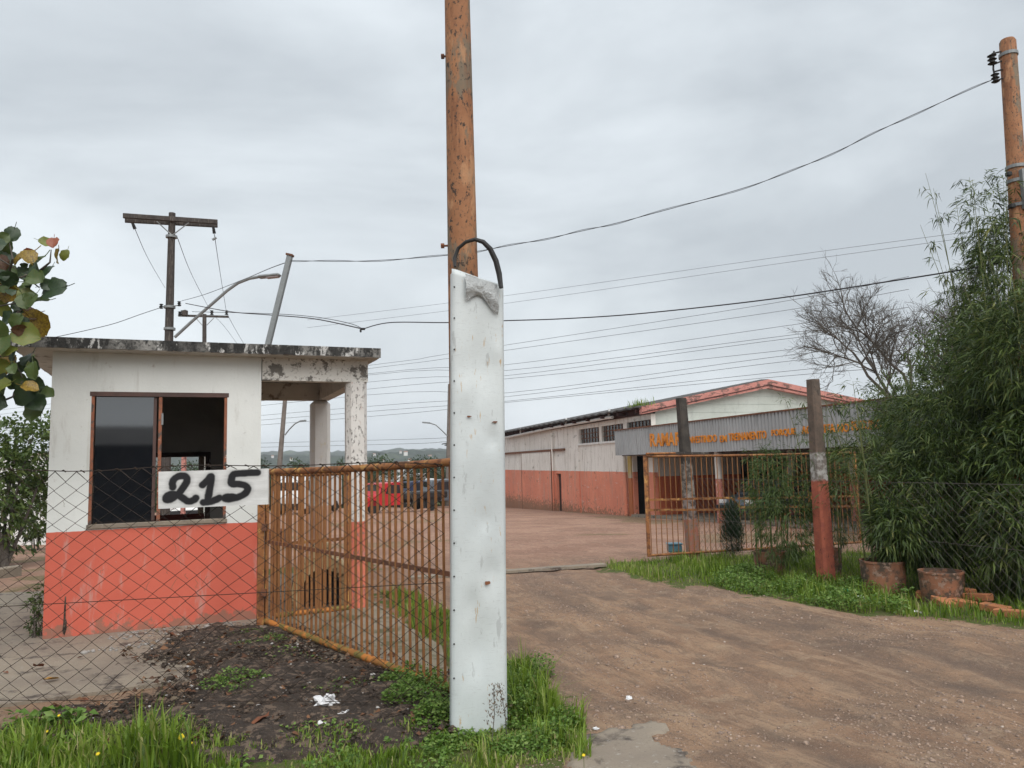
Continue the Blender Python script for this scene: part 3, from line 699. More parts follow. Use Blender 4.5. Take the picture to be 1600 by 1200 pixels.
# ------------------------------------------------------------------ left swing gate
def gate(name, label, a, b, h, zb, nb, rb, rr_, mats, mids, ends=True, extra=None):
    t = thing(name, label, 'gate', (a.x, a.y, 0))
    d = (b - a); d.z = 0
    at = lambda s, z: Vector((a.x, a.y, 0)) + d * s + Vector((0, 0, z))
    def za(s): return zb[0] + (zb[1] - zb[0]) * s
    def ha(s): return h[0] + (h[1] - h[0]) * s
    MB().tube([at(i / 6, ha(i / 6) - .012 * math.sin(math.pi * i / 6)) for i in range(7)], rr_, 10).build('top_rail', mats[0], t, True)
    MB().tube([at(i / 6, za(i / 6)) for i in range(7)], rr_, 10).build('bottom_rail', mats[1], t, True)
    for s0_, z0_, s1_, z1_ in mids:
        p0, p1 = at(s0_, z0_), at(s1_, z1_); m = MB()
        m.box((p0 + p1) / 2, ((p1 - p0).length, .012, .035), (p1 - p0).to_track_quat('X', 'Z').to_matrix()); m.build('middle_rail', mats[2], t)
    bar = MB(); bar.tube([(0, 0, 0), (0, 0, .5), (0, 0, 1)], 1.0, 6); bm_ = bar.mesh('bar', mats[0], True)
    for i in range(nb):
        s = (i + .5) / nb; p0, p1 = at(s, za(s)), at(s, ha(s))
        p0 += Vector((random.uniform(-.004, .004), random.uniform(-.004, .004), 0)); L_ = p1 - p0
        Mx = Matrix.Translation(p0) @ L_.to_track_quat('Z', 'Y').to_matrix().to_4x4() @ Matrix.Diagonal((rb, rb, L_.length, 1))
        inst('bar', bm_, Mx, t)
    if ends:
        for s in (0, 1): MB().box((at(s, za(s)) + at(s, ha(s))) / 2, (.026, .026, ha(s) - za(s)), Euler((0, 0, math.atan2(d.y, d.x))).to_matrix()).build('end_post', mats[0], t)
    return t, at
ga, gb_ = Zp(415, 970, .06), Zp(715, 1080, .06)
hA, hB = P(420, 737, ga.y).z, P(701, 722, gb_.y).z
hm0, hm1 = P(415, 846, ga.y).z, P(699, 899, gb_.y).z
gate('swing_gate', 'rusty orange barred gate leaf standing open beside the guard booth', ga, gb_, (hA, hB), (.06, .06), 36, .0115, .031,
     (M['rust'], M['rust_moss'], M['rail_dark']), [(0, hm0, 1, hm1)])
pa_, pb_ = Zp(428, 962, .06), Zp(545, 949, .06)
gate('pedestrian_gate', 'narrow rusty barred foot gate between the booth and its porch column', pa_, pb_, (P(430, 740, pa_.y).z, P(545, 738, pb_.y).z), (.06, .06), 13, .0115, .028,
     (M['rust'], M['rust_moss'], M['rust']), [(0.1, P(455, 850, pa_.y).z, 1, P(550, 841, pb_.y).z)])
hp = thing('gate_post', 'short orange steel gate post at the right corner of the booth', 'post', (ga.x - .02, ga.y + .03, 0))
MB().box((ga.x - .05, ga.y - .02, .66), (.065, .065, 1.32), MBOOTH.to_3x3()).build('shaft', M['rust'], hp)
for z_ in (.35, 1.0): MB().box((ga.x - .0, ga.y - .06, z_), (.05, .03, .07)).build('hinge', M['rail_dark'], hp)

# ------------------------------------------------------------------ central pole, white panel, strap
PB = (Zp(706, 1150) + Zp(793, 1140)) / 2
pc = P(723, 400, PB.y + .2)
pole = thing('utility_pole', 'tall orange painted pole rising out of frame behind the white panel', 'utility pole', (pc.x, pc.y, 0))
MB().tube([(pc.x + .006, pc.y, -.3), (pc.x, pc.y, 2.7), (pc.x - .006, pc.y, 4.6), (pc.x - .02, pc.y, 8.2)], [.118, .1, .087, .07], 20).build('shaft', M['polepaint'], pole, True)
for (x_, y_) in ((697, 88), (697, 384)):
    q = P(x_, y_, pc.y)
    b_ = MB(); b_.tube([q + Vector((.05, 0, 0)), q - Vector((.025, 0, 0))], .007, 6); b_.tube([q - Vector((.012, 0, 0)), q - Vector((.034, 0, 0))], .017, 6); b_.build('bolt', M['rail_dark'], pole)
pl, pr_ = Zp(705.5, 1150), Zp(793.5, 1140)
pdv = (pr_ - pl); PWD = pdv.length; pdv.normalize(); pnv = Vector((-pdv.y, pdv.x, 0))
MPAN = Matrix(((pdv.x, pnv.x, 0, pl.x), (pdv.y, pnv.y, 0, pl.y), (0, 0, 1, 0), (0, 0, 0, 1)))
panel = thing('sheet_panel', 'dented white sheet metal panel standing in front of the orange pole', 'panel', tuple(pl))
topL, topR = P(707, 418, pl.y).z, P(785, 446, pr_.y).z
lean = -.013
nx_, nz_ = 15, 80
uu = np.linspace(0, 1, nx_); vv = np.linspace(0, 1, nz_); UU, VV = np.meshgrid(uu, vv)
ZZ = -.08 + VV * (topL + (topR - topL) * UU + .08)
XX = UU * (PWD - .010 * VV) + .050 * VV
fl = np.exp(-((UU - .0) / .07) ** 2) * 0
dent = (fbm(UU * 2.2 + 3, ZZ * 2.0, 3, 77) - .5) * .030 * np.sin(np.pi * UU) + (fbm(UU * 6, ZZ * 5, 2, 78) - .5) * .007
for (u_, z_, r_, h_) in ((.62, 1.25, .03, .012), (.3, 2.05, .05, -.012), (.75, 1.75, .03, .014), (.35, .75, .04, .014), (.85, 2.3, .03, -.01), (.5, .48, .09, .022), (.72, .93, .05, .02), (.5, .25, .1, -.015), (.55, 2.2, .12, .02), (.5, 1.6, .12, -.012)):
    dent += h_ * np.exp(-(((UU - u_) * PWD / r_) ** 2 + ((ZZ - z_) / (r_ * 2)) ** 2))
edge = np.where(UU < .5, sst(.10, .0, UU) , sst(.92, 1.0, UU)) * .016
YY = dent + edge
front = np.stack([XX, YY, ZZ], -1).reshape(-1, 3); back = front + np.array([0, .004, 0])
idx = np.arange(nx_ * nz_).reshape(nz_, nx_)
Ff = np.stack([idx[:-1, :-1], idx[:-1, 1:], idx[1:, 1:], idx[1:, :-1]], -1).reshape(-1, 4)
Fb = Ff[:, ::-1] + nx_ * nz_
def strip_(r): return np.stack([r[:-1], r[:-1] + nx_ * nz_, r[1:] + nx_ * nz_, r[1:]], -1)
Fs = np.concatenate([strip_(idx[0]), strip_(idx[-1][::-1]), strip_(idx[:, 0][::-1]), strip_(idx[:, -1])])
allv = np.concatenate([front, back]); allv = (np.array(MPAN.to_3x3()) @ allv.T).T + np.array(MPAN.translation)
npmesh('sheet', allv, np.concatenate([Ff, Fb, Fs]), M['panel'], panel, smooth=True)
sidem = MB(MPAN)
for (xa_, xb_, zt9) in ((.004, .054, topL - .02), (PWD - .006, PWD + .034, topR - .02)): sidem.prism([(xa_, .02, -.05), (xa_ + .004, .02, -.05), (xb_ + .004, .02, zt9), (xb_, .02, zt9)], (0, .07, 0))
sidem.build('return_edge', M['panel'], panel)
rv = MB(); rv.lathe((0, 0, 0), [(.0055, 0), (.0055, .002), (.003, .004), (.0002, .0045)], 8); rvm = rv.mesh('rivet', M['rubber'])
for i in range(13):
    z_ = topL - .12 - i * .198
    if z_ < .1: break
    inst('rivet', rvm, MPAN @ Matrix.Translation((.014 + .050 * (z_ + .08) / (topL + .08), .004, z_)) @ Matrix.Rotation(math.pi / 2, 4, 'X'), panel)
tp = []; tq = []
ru = np.linspace(.24, .86, 16); rz = np.linspace(0, 1, 12)
TT = []
for j in rz:
    for i in ru:
        top = topL + (topR - topL) * i - .012 
        low = top - (.17 + .05 * math.sin(i * 9) - .10 * abs(i - .62))
        TT.append((i * PWD * .97 + .05, -.012 - .012 * random.random() - (.02 * math.sin(3.1 * j)), top + (low - top) * j))
TT = np.array(TT); TT[:, 0] += (RNG.random(len(TT)) - .5) * .008
ti = np.arange(len(TT)).reshape(12, 16)
TF = np.stack([ti[:-1, :-1], ti[:-1, 1:], ti[1:, 1:], ti[1:, :-1]], -1).reshape(-1, 4)
npmesh('torn_foil', (np.array(MPAN.to_3x3()) @ TT.T).T + np.array(MPAN.translation), TF, M['tape'], panel)
for (px_, py_, w_, h_) in ((762, 911, .024, .012), (732, 651, .016, .006), (775, 659, .02, .006)):
    o_ = MPAN.inverted() @ P(px_, py_, (pl.y + pr_.y) / 2)
    h0 = MB(MPAN); ring = [(o_.x + w_ * (.6 + .6 * random.random()) * math.cos(k * .7), -.012, o_.z + h_ * (.6 + .7 * random.random()) * math.sin(k * .7)) for k in range(9)]
    h0.prism(ring, (0, .006, 0)); h0.build('puncture', M['rail_dark'], panel)
strap = MB(); cs = [(711, 417), (710, 404), (716, 388), (728, 378), (742, 374), (755, 378), (766, 389), (775, 408), (780, 428), (783, 450)]
pts_ = [P(x_, y_, PB.y - .015 + .02 * math.sin(i)) for i, (x_, y_) in enumerate(cs)]
strap.tube(pts_, [.009, .012, .012, .012, .013, .015, .017, .018, .018, .014], 8)
so = strap.build('rubber_strip', M['rubber'], None, True)
tag(so, 'black rubber strip arching above the top of the white panel', 'strip')

# ------------------------------------------------------------------ chain link fences
def chain(name, p0, p1, h0, h1, wd, hd, r, mt, parent, jit=.018, zlow=.03, sag=None):
    d = Vector((p1.x - p0.x, p1.y - p0.y, 0)); Lg = d.length; d.normalize(); n_ = Vector((-d.y, d.x, 0)); m = MB()
    nw = int(Lg / (wd / 2))
    for k in range(nw):
        x0 = k * wd / 2; hh = h0 + (h1 - h0) * x0 / Lg + (sag(x0 / Lg) if sag else 0); nzz = int(round((hh - zlow) / (hd / 2))); pts = []
        for i in range(nzz + 1):
            xx = x0 + (wd / 2 if (i + k) % 2 else 0); z = hh - i * hd / 2
            jx = (float(fbm(np.array(xx * 2.1), np.array(z * 2.1), 2, 5)) - .5) * 2 * jit * (0.3 + i / nzz); jz = (float(fbm(np.array(xx * 1.7), np.array(z * 1.9), 2, 8)) - .5) * 2 * jit
            jy = (float(fbm(np.array(xx * 1.1), np.array(z * 1.1), 2, 12)) - .5) * 2 * jit + (.003 if (i + k) % 2 else -.003)
            q_ = Vector((p0.x, p0.y, 0)) + d * (xx + jx) + n_ * jy; q_.z = z + (jz if i else 0); pts.append(q_)
        m.tube(pts, r, 4, False)
    return m.build(name, mt, parent)
F0, F1 = Vector((-.47, 5.05, 0)), Vector((-5.6, 5.52, 0))
fl_ = thing('wire_fence', 'rusty chain link fence running in front of the guard booth', 'fence', tuple(F0))
sagf = lambda s: .012 * math.sin(s * 9) + .01 * math.sin(s * 23)
chain('mesh', F0, F1, 1.595, 1.665, .158, .114, .0031, M['chain'], fl_, .034, .04, sagf)
for (hh0, hh1, nm, rr_) in ((1.595, 1.665, 'top_wire', .0032), (.84, .62, 'middle_wire', .0026), (.1, .1, 'bottom_wire', .0024)):
    pts = [F0.lerp(F1, s / 24) + Vector((0, -.004, hh0 + (hh1 - hh0) * s / 24 + (sagf(s / 24) if nm == 'top_wire' else 0))) for s in range(25)]
    MB().tube(pts, rr_, 5).build(nm, M['chain'], fl_)
kn = MB()
for i in range(32):
    q_ = F0.lerp(F1, (i + .3) / 40); q_.z = 1.595 + .07 * (i + .3) / 40 + sagf((i + .3) / 40)
    kn.tube([q_ + Vector((random.uniform(-.02, 0), -.006, .004)), q_ + Vector((0, -.008, random.uniform(.002, .008))), q_ + Vector((random.uniform(.01, .025), -.006, random.uniform(-.02, .0)))], .0042, 5)
tag(kn.build('tie_twist', M['chain'], fl_), kind='stuff')
vn = MB()
for i in range(46):
    s = random.random() * .72; q_ = F0.lerp(F1, s); q_.z = random.uniform(.75, 1.55); q_.y -= .01; pts = [q_.copy()]
    for k in range(4): q_ = q_ + Vector((random.uniform(-.018, .018), random.uniform(-.004, .004), random.uniform(-.035, .004))); pts.append(q_.copy())
    vn.tube(pts, .0013, 4)
tag(vn.build('dry_tendril', mat('dry_vine', (.20, .15, .09), (.10, .075, .05), 9), fl_), kind='stuff')
for xx in (-4.9,):
    MB().tube([(xx, 5.52, -.2), (xx, 5.52, 1.75)], .035, 8).build('post', M['galv'], fl_)

# ------------------------------------------------------------------ house number board
SB = F0.y + .12
q00, q10, q01, q11 = (P(248, 795, 5.10), P(419, 788, 5.08), P(248, 737, 5.10), P(419, 732, 5.08))
strokes = {'2': [(.125, .235), (.118, .30), (.165, .36), (.235, .365), (.255, .31), (.225, .24), (.17, .15), (.10, .09), (.06, .10), (.075, .15), (.14, .165), (.205, .12), (.26, .06), (.315, .085), (.325, .105)],
           '1': [(.385, .25), (.43, .305), (.465, .365), (.455, .25), (.435, .12), (.425, .055), (.38, .05), (.45, .055), (.50, .075), (.53, .095)],
           '5': [(.86, .375), (.72, .37), (.645, .365), (.635, .30), (.63, .245), (.70, .25), (.775, .22), (.775, .15), (.70, .095), (.62, .075), (.565, .085), (.60, .11), (.66, .10)]}
nxx, nzz = 320, 120
U_, V_ = np.meshgrid(np.linspace(0, 1, nxx), np.linspace(0, 1, nzz))
AS = .36
sx_, sy_ = U_ * 1.0, V_ * AS
ink = np.zeros_like(U_)
for k_, pl_ in strokes.items():
    pp = np.array([(a * 1.05 + .0, (b - .02) * .86 + .018) for a, b in pl_])
    # smooth by Chaikin
    for _ in range(2):
        qn = [pp[0]]
        for i in range(len(pp) - 1): qn += [pp[i] * .75 + pp[i + 1] * .25, pp[i] * .25 + pp[i + 1] * .75]
        qn.append(pp[-1]); pp = np.array(qn)
    dmin = np.full(U_.shape, 9.)
    for i in range(len(pp) - 1):
        a, b_ = pp[i], pp[i + 1]; ex, ey = b_ - a; t = np.clip(((sx_ - a[0]) * ex + (sy_ - a[1]) * ey) / (ex * ex + ey * ey + 1e-9), 0, 1)
        dmin = np.minimum(dmin, np.hypot(sx_ - a[0] - t * ex, sy_ - a[1] - t * ey))
    ink = np.maximum(ink, 1 - sst(.026, .047, dmin + (fbm(U_ * 40, V_ * 15, 2, 3) - .5) * .006)); ink = np.maximum(ink, .28 * (1 - sst(.02, .085, dmin)))
pts_ = np.array([[np.array(q00)], [np.array(q10)], [np.array(q01)], [np.array(q11)]])
Vb = (np.array(q00)[None, None] * ((1 - U_) * (1 - V_))[..., None] + np.array(q10)[None, None] * (U_ * (1 - V_))[..., None] + np.array(q01)[None, None] * ((1 - U_) * V_)[..., None] + np.array(q11)[None, None] * (U_ * V_)[..., None])
Vb[..., 1] += (fbm(U_ * 3, V_ * 2, 2, 6) - .5) * .008 - .004
bb = NB('number_board'); ik = bb.attr('ink')
bb.col(bb.mix(ik, bb.mix(bb.ramp(bb.noise(6, 6, .6, stretch=(1, 1, 8)), .35, .7), (.62, .62, .61), (.52, .52, .51)), (.008, .008, .01))); M['board'] = bb.fin(.5, 0, .4)
idx = np.arange(nxx * nzz).reshape(nzz, nxx); Fq = np.stack([idx[:-1, :-1], idx[:-1, 1:], idx[1:, 1:], idx[1:, :-1]], -1).reshape(-1, 4)
sg = thing('number_sign', 'white board spray painted with black 215 hung on the chain link fence', 'sign', tuple(q00))
npmesh('face', Vb.reshape(-1, 3), Fq, M['board'], sg, {'ink': ink.ravel()}, smooth=True)
bk = MB(); o9 = Vector((0, .007, 0)); bk.prism([q00 + o9, q10 + o9, q11 + o9, q01 + o9], (0, .012, 0)); bk.build('backing', M['white'], sg)

# ------------------------------------------------------------------ warehouse
W0 = G(980, 806); rv_ = ray(505, 729); wdv = Vector((rv_.x, rv_.y, 0)).normalized(); wnv = Vector((wdv.y, -wdv.x, 0))   # along wall (away), into building
def line_x(px, py=750):
    d = ray(px, py); A = np.array([[wdv.x, -d.x], [wdv.y, -d.y]]); s, t = np.linalg.solve(A, np.array([-W0.x, -W0.y])); return Vector((W0.x, W0.y, 0)) + wdv * s
K = line_x(1021)
MW = Matrix(((wdv.x, wnv.x, 0, K.x), (wdv.y, wnv.y, 0, K.y), (0, 0, 1, 0), (0, 0, 0, 1))); MWI = MW.inverted()
def Wp(px, py, yl=0.0):
    o = MWI @ CAM; d = MWI.to_3x3() @ ray(px, py); t = (yl - o.y) / d.y; return o + d * t
def Gp(px, py, xl=0.0):
    o = MWI @ CAM; d = MWI.to_3x3() @ ray(px, py); t = (xl - o.x) / d.x; return o + d * t
zs_ = Wp(960, 737).z
M['wh_wall'] = mat('warehouse_wall2', (.76, .735, .69), (.68, .65, .60), .5, split=(zs_, (.70, .255, .16), (.58, .195, .122)),
    stains=[((.36, .33, .28), 1.4, .54, .75, (2.2, 2.2, .25), .45), ((.22, .15, .11), 3.0, .60, .73, (2.5, 2.5, .3), .6), ((.10, .085, .05), 1.6, .64, .74, (1, 1, 1.6), .6), ((.66, .64, .6), 5, .66, .72, (.4, .4, 2), .4)], bump=.2, bscale=8, splash=((.13, .105, .06), -.75, .35))
HTOP = Wp(1000, 649).z; ZB = -3.2; LW = 52.0
apex = Gp(1195, 597); HALF = apex.y
wh = thing('warehouse', 'long white and coral warehouse with low pitched roof and grey pink gable', 'warehouse', (K.x, K.y, gz(K.y)))
def wr(x0, y0, x1, y1, yl=0.0):
    a, b = Wp(x0, y0), Wp(x1, y1); return (min(a.x, b.x), max(a.x, b.x), min(a.z, b.z), max(a.z, b.z))
wz0, wz1 = Wp(920, 692).z, Wp(920, 669).z
wins = []
for (xa, xb) in ((905, 936), (940, 974), (980, 1018)):
    s0_, s1_ = sorted((Wp(xa, 680).x, Wp(xb, 680).x)); wins.append((s0_, s1_, wz0, wz1))
d0, d1 = sorted((Wp(990, 760).x, Wp(1013, 760).x)); dz_ = Wp(1000, 712).z
dk = (d0, d1, ZB + .02, dz_)
sd0, sd1 = sorted((Wp(870, 760).x, Wp(877, 760).x)); sdr = (sd0, sd1, ZB + .02, Wp(873, 740).z)
mb = MB(MW); wall_holes(mb, LW, HTOP - ZB, .2, wins + [dk, sdr], 0.0, ZB, 0.0)
sw = mb.build('side_wall', M['wh_wall'], wh)
for (a, b, c, d_) in wins:
    w1 = MB(MW); w1.box(((a + b) / 2, .12, (c + d_) / 2), (b - a, .01, d_ - c)); wo = w1.build('window', M['winglass'], wh)
    nb_ = 7
    for k in range(1, nb_): MB(MW).box((a + (b - a) * k / nb_, .10, (c + d_) / 2), (.03, .03, d_ - c - .002)).build('glazing_bar', M['rail_dark'], wo)
    for k in (1, 2): MB(MW).box(((a + b) / 2, .102, c + (d_ - c) * k / 3), (b - a - .002, .02, .03)).build('glazing_bar', M['rail_dark'], wo)
    MB(MW).box(((a + b) / 2, -.02, c - .05), (b - a + .2, .10, .09)).build('sill', M['white'], wo)
# black sheet painted as the interior darkness behind the openings
MB(MW).box(((.15 + d1 + 1.6) / 2, 2.2, (ZB + HTOP) / 2), (d1 + 1.45, .1, HTOP - ZB - .3)).build('shade_wall', M['darkvoid'], wh)
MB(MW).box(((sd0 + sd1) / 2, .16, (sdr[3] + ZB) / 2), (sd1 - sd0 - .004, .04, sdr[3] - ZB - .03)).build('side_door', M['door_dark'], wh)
MB(MW).box((d1 + .25, -.03, (ZB + dz_) / 2), (.35, .06, dz_ - ZB)).build('door_leaf', mat('door_leaf_paint', (.42, .40, .36), (.5, .36, .10), .8, split=(zs_ - .25, (.42, .15, .06), (.36, .12, .05))), wh)
# large sliding door
a, b = sorted((Wp(818, 750).x, Wp(864, 750).x)); top_ = Wp(840, 707).z
sl = MB(MW); sl.box(((a + b) / 2, -.07, (top_ + ZB) / 2), (b - a, .07, top_ - ZB)); slo = sl.build('sliding_door', M['wh_wall'], wh)
MB(MW).box(((a + b) / 2 + 2, -.08, top_ + .07), (b - a + 9, .12, .12)).build('door_rail', M['rail_dark'], slo)
for s_ in (a - .05, b + .05): MB(MW).box((s_, -.06, (top_ + ZB) / 2), (.10, .10, top_ - ZB - .02)).build('door_edge', M['rail_dark'], slo)
for px_ in (905, 867, 821):
    s_ = Wp(px_, 720).x; MB(MW).box((s_, -.02, (HTOP + ZB) / 2 - .1), (.12, .05, HTOP - ZB - .3)).build('pilaster', M['wh_wall'], wh)
for px_, hi_ in ((866, 676), (979, 711)):
    s_ = Wp(px_, 720).x; zt = Wp(px_, hi_).z
    MB(MW).tube([(s_ - .12, -.14, ZB), (s_ - .12, -.14, zt)], .09 if px_ > 900 else .05, 10).build('downpipe', M['wh_wall'], wh, True)
MB(MW).tube([Wp(788, 684, -.30), Wp(860, 669, -.30), Wp(950, 652.5, -.30), Wp(957, 652, -.30)], .07, 8).build('gutter_pipe', M['white'], wh, True)
for px_ in (813, 884, 951):
    q_ = Wp(px_, 655 + (951 - px_) * .18, -.3); MB(MW).tube([q_, q_ + Vector((0, .05, .45))], .05, 6).build('pipe_drop', M['white'], wh)
# eave and roof
ez = Wp(995, 637, -.55).z
for k in range(26):
    s_ = .25 + k * 2.0; MB(MW).box((s_, -.24, ez - .13), (.08, .6, .12)).build('rafter_end', M['eave'], wh)
MB(MW).box((LW / 2, -.06, (HTOP + ez) / 2 + .02), (LW - .02, .05, max(.05, ez - HTOP + .05))).build('eave_board', M['eave'], wh)
rf = MB(MW); slope = (apex.z - ez) / (HALF + .55)
nr = 104
prof = []
for i in range(nr + 1):
    s_ = -.25 + (LW + .5) * i / nr; prof.append((s_, .025 * (1 if i % 2 else -1)))
for side in (0, 1):
    V = []; F = []
    for (s_, dz2) in prof:
        y0_, y1_ = (-.55, HALF) if side == 0 else (2 * HALF + .55, HALF)
        V += [(s_, y0_, ez + dz2 + .05), (s_, y1_, apex.z + dz2 + .12)]
    k = len(prof)
    F = [(2 * i, 2 * i + 2, 2 * i + 3, 2 * i + 1) for i in range(k - 1)]
    rf.add(V, F)
    V2 = [(v_[0], v_[1], v_[2] - .06) for v_ in V]; rf.add(V2, F)
    rf.add([V[0], V[1], V2[1], V2[0]], [(0, 1, 2, 3)])
    rf.add(sum([[V[2 * i], V2[2 * i]] for i in range(k)], []), [(2 * i, 2 * i + 1, 2 * i + 3, 2 * i + 2) for i in range(k - 1)])
roof_o = rf.build('roof', M['roofing'], wh)
# gable wall in courses, pink barge band
ge = ez - .18
po = Gp(1158, 760).y; pot = Gp(1170, 716).z
gw = MB(MW)
gw.add([(.02, 0.2, ZB), (.02, po, ZB), (.02, po, pot), (.02, 2 * HALF, pot), (.02, 2 * HALF, ge), (.02, HALF, apex.z - .02), (.02, .2, ge)], [tuple(range(7))])
gw.build('gable_wall', M['gable'], wh)
pw = MB(MW); cz = P(961, 711, 33).z
pw.box((-.02, (0.2 + po) / 2, (ZB + cz + .4) / 2), (.04, po - .2, cz + .4 - ZB)); pw.build('porch_wall', M['porch_wall'], wh)
for i in range(1, 9):
    zc = ge - .35 + i * .32
    hw = min(HALF - .3, (apex.z - zc) / slope - .55)
    if hw > .3: MB(MW).box((.012, HALF, zc), (.012, 2 * hw, .014)).build('course_joint', M['gable'], wh)
MB(MW).box((2.5, HALF, (ZB + 1) / 2), (.1, 2 * HALF - .6, HTOP - ZB)).build('shade_wall', M['darkvoid'], wh)  # black sheet painted as the unlit inside of the gable opening
MB(MW).box((LW, HALF, (HTOP + ZB) / 2), (.2, 2 * HALF, HTOP - ZB)).build('end_wall', M['wh_wall'], wh)
MB(MW).box((LW / 2, 2 * HALF - .1, (HTOP + ZB) / 2), (LW - .3, .2, HTOP - ZB)).build('side_wall', M['wh_wall'], wh)
bt = .36
for sgn in (-1, 1):
    y0_ = HALF + sgn * (HALF + .5); p_ = MB(MW)
    p_.prism([(-.30, y0_, ez + .02), (-.30, HALF, apex.z + .085), (-.30, HALF, apex.z + .085 - bt), (-.30, y0_, ez + .02 - bt * .85)], (.26, 0, 0)); bo = p_.build('barge_band', M['pink'], wh)
    p2 = MB(MW); p2.prism([(-.33, y0_, ez - .20), (-.33, HALF, apex.z - .135), (-.33, HALF, apex.z - .165), (-.33, y0_, ez - .23)], (.028, 0, 0)); p2.build('groove_strip', M['eave'], bo)
rp = MB(MW)
gq = Wp(992, 632, -.5)
g_ = np.array([tuple(MW @ Vector((gq.x + random.gauss(0, .5), -.35 + random.gauss(0, .12), ez + .04))) for _ in range(140)])
grass('roof_weeds', g_, RNG.uniform(.08, .45, 140), L_GRASS, roof_o, .012, .8)

# ------------------------------------------------------------------ canopy in front of the gable
fA, fB = P(961, 692, 32.6), P(1358, 657, 17.9)
fd = Vector((fB.x - fA.x, fB.y - fA.y, 0)); FL0 = fd.length; fd.normalize(); fn = Vector((-fd.y, fd.x, 0))
if fn.x < 0: fn = -fn
MF = Matrix(((fd.x, fn.x, 0, fA.x), (fd.y, fn.y, 0, fA.y), (0, 0, 1, 0), (0, 0, 0, 1))); MFI = MF.inverted()
def Fp(px, py, yl=0.0):
    o = MFI @ CAM; d = MFI.to_3x3() @ ray(px, py); t = (yl - o.y) / d.y; return o + d * t
fz0, fz1 = Fp(1100, 706.5).z, Fp(1100, 657).z
FL = FL0 * 1.22
cano = thing('canopy', 'grey corrugated canopy with orange lettering in front of the warehouse', 'canopy', (fA.x, fA.y, gz(fA.y)))
V = []; F = []; pit = .17; i = 0; s_ = 0.0; pr = []
while s_ < FL:
    pr += [(s_, 0), (s_ + pit * .55, 0), (s_ + pit * .66, .035), (s_ + pit * .89, .035)]; s_ += pit
for (a, b) in pr: V += [(a, b, fz0), (a, b, fz1)]
fa = MB(MF); fa.add(V, [(2 * i, 2 * i + 2, 2 * i + 3, 2 * i + 1) for i in range(len(pr) - 1)]); fo = fa.build('fascia', M['zinc'], cano)
MB(MF).box((FL / 2, .02, fz1 + .02), (FL + .04, .12, .04)).build('flashing', M['rail_dark'], fo)
fe = MB(MF); V = []
for k in range(60): V += [(-.01 + (.03 if k % 2 else 0), .05 + k * .13, fz0), (-.01 + (.03 if k % 2 else 0), .05 + k * .13, fz1)]
fe.add(V, [(2 * i, 2 * i + 2, 2 * i + 3, 2 * i + 1) for i in range(59)]); fe.build('fascia', M['zinc'], cano)
MB(MF).box((FL / 2, 4.2, fz0 + .22), (FL - .1, 8.0, .12)).build('roof', M['soffit'], cano)
MB(MF).box((FL / 2, .35, fz0 + .06), (FL - .2, .2, .18)).build('beam', M['eave'], cano)
MB(MF).box((FL / 2, 8.0, .6), (FL - .1, .12, fz0 * 2 + .6)).build('rear_wall', M['porch_wall'], cano)
cm = mat('canopy_column', (.60, .57, .53), (.5, .47, .43), 2, split=(.90, (.50, .19, .14), (.42, .15, .11)), stains=[((.7, .66, .6), 9, .62, .68, None, .6)])
def ccol(q, r, nm='column'):
    MB().tube([(q.x, q.y, gz(q.y) - .1), (q.x, q.y, fz0 + .2)], r, 12).build(nm, cm, cano, True)
ccol(G(1127, 817), .12)
ccol(P(1238, 750, 27.0), .13); ccol(P(1018, 760, 31.0), .10); ccol(P(1335, 750, 22.0), .12)
fl0 = MB(MF); sfl = (MFI @ G(1127, 819)).y
fl0.prism([(.8, .25, -.6), (FL, .25, -.2), (FL, 8.0, -.2), (.8, 8.0, -.6)], (0, 0, .16))
# porch floor follows the fall of the yard
pf = MB(MF); a0 = MF @ Vector((.6, .35, 0)); a1 = MF @ Vector((FL, .35, 0))
pf.add([(.6, .35, gz(a0.y) + .10), (FL, .35, gz(a1.y) + .10), (FL, 8, gz(a1.y) + .10), (.6, 8, gz(a0.y) + .10), (.6, .35, gz(a0.y) - .2), (FL, .35, gz(a1.y) - .2)], [(0, 1, 2, 3), (4, 5, 1, 0)])
pf.build('floor', M['conc'], cano)

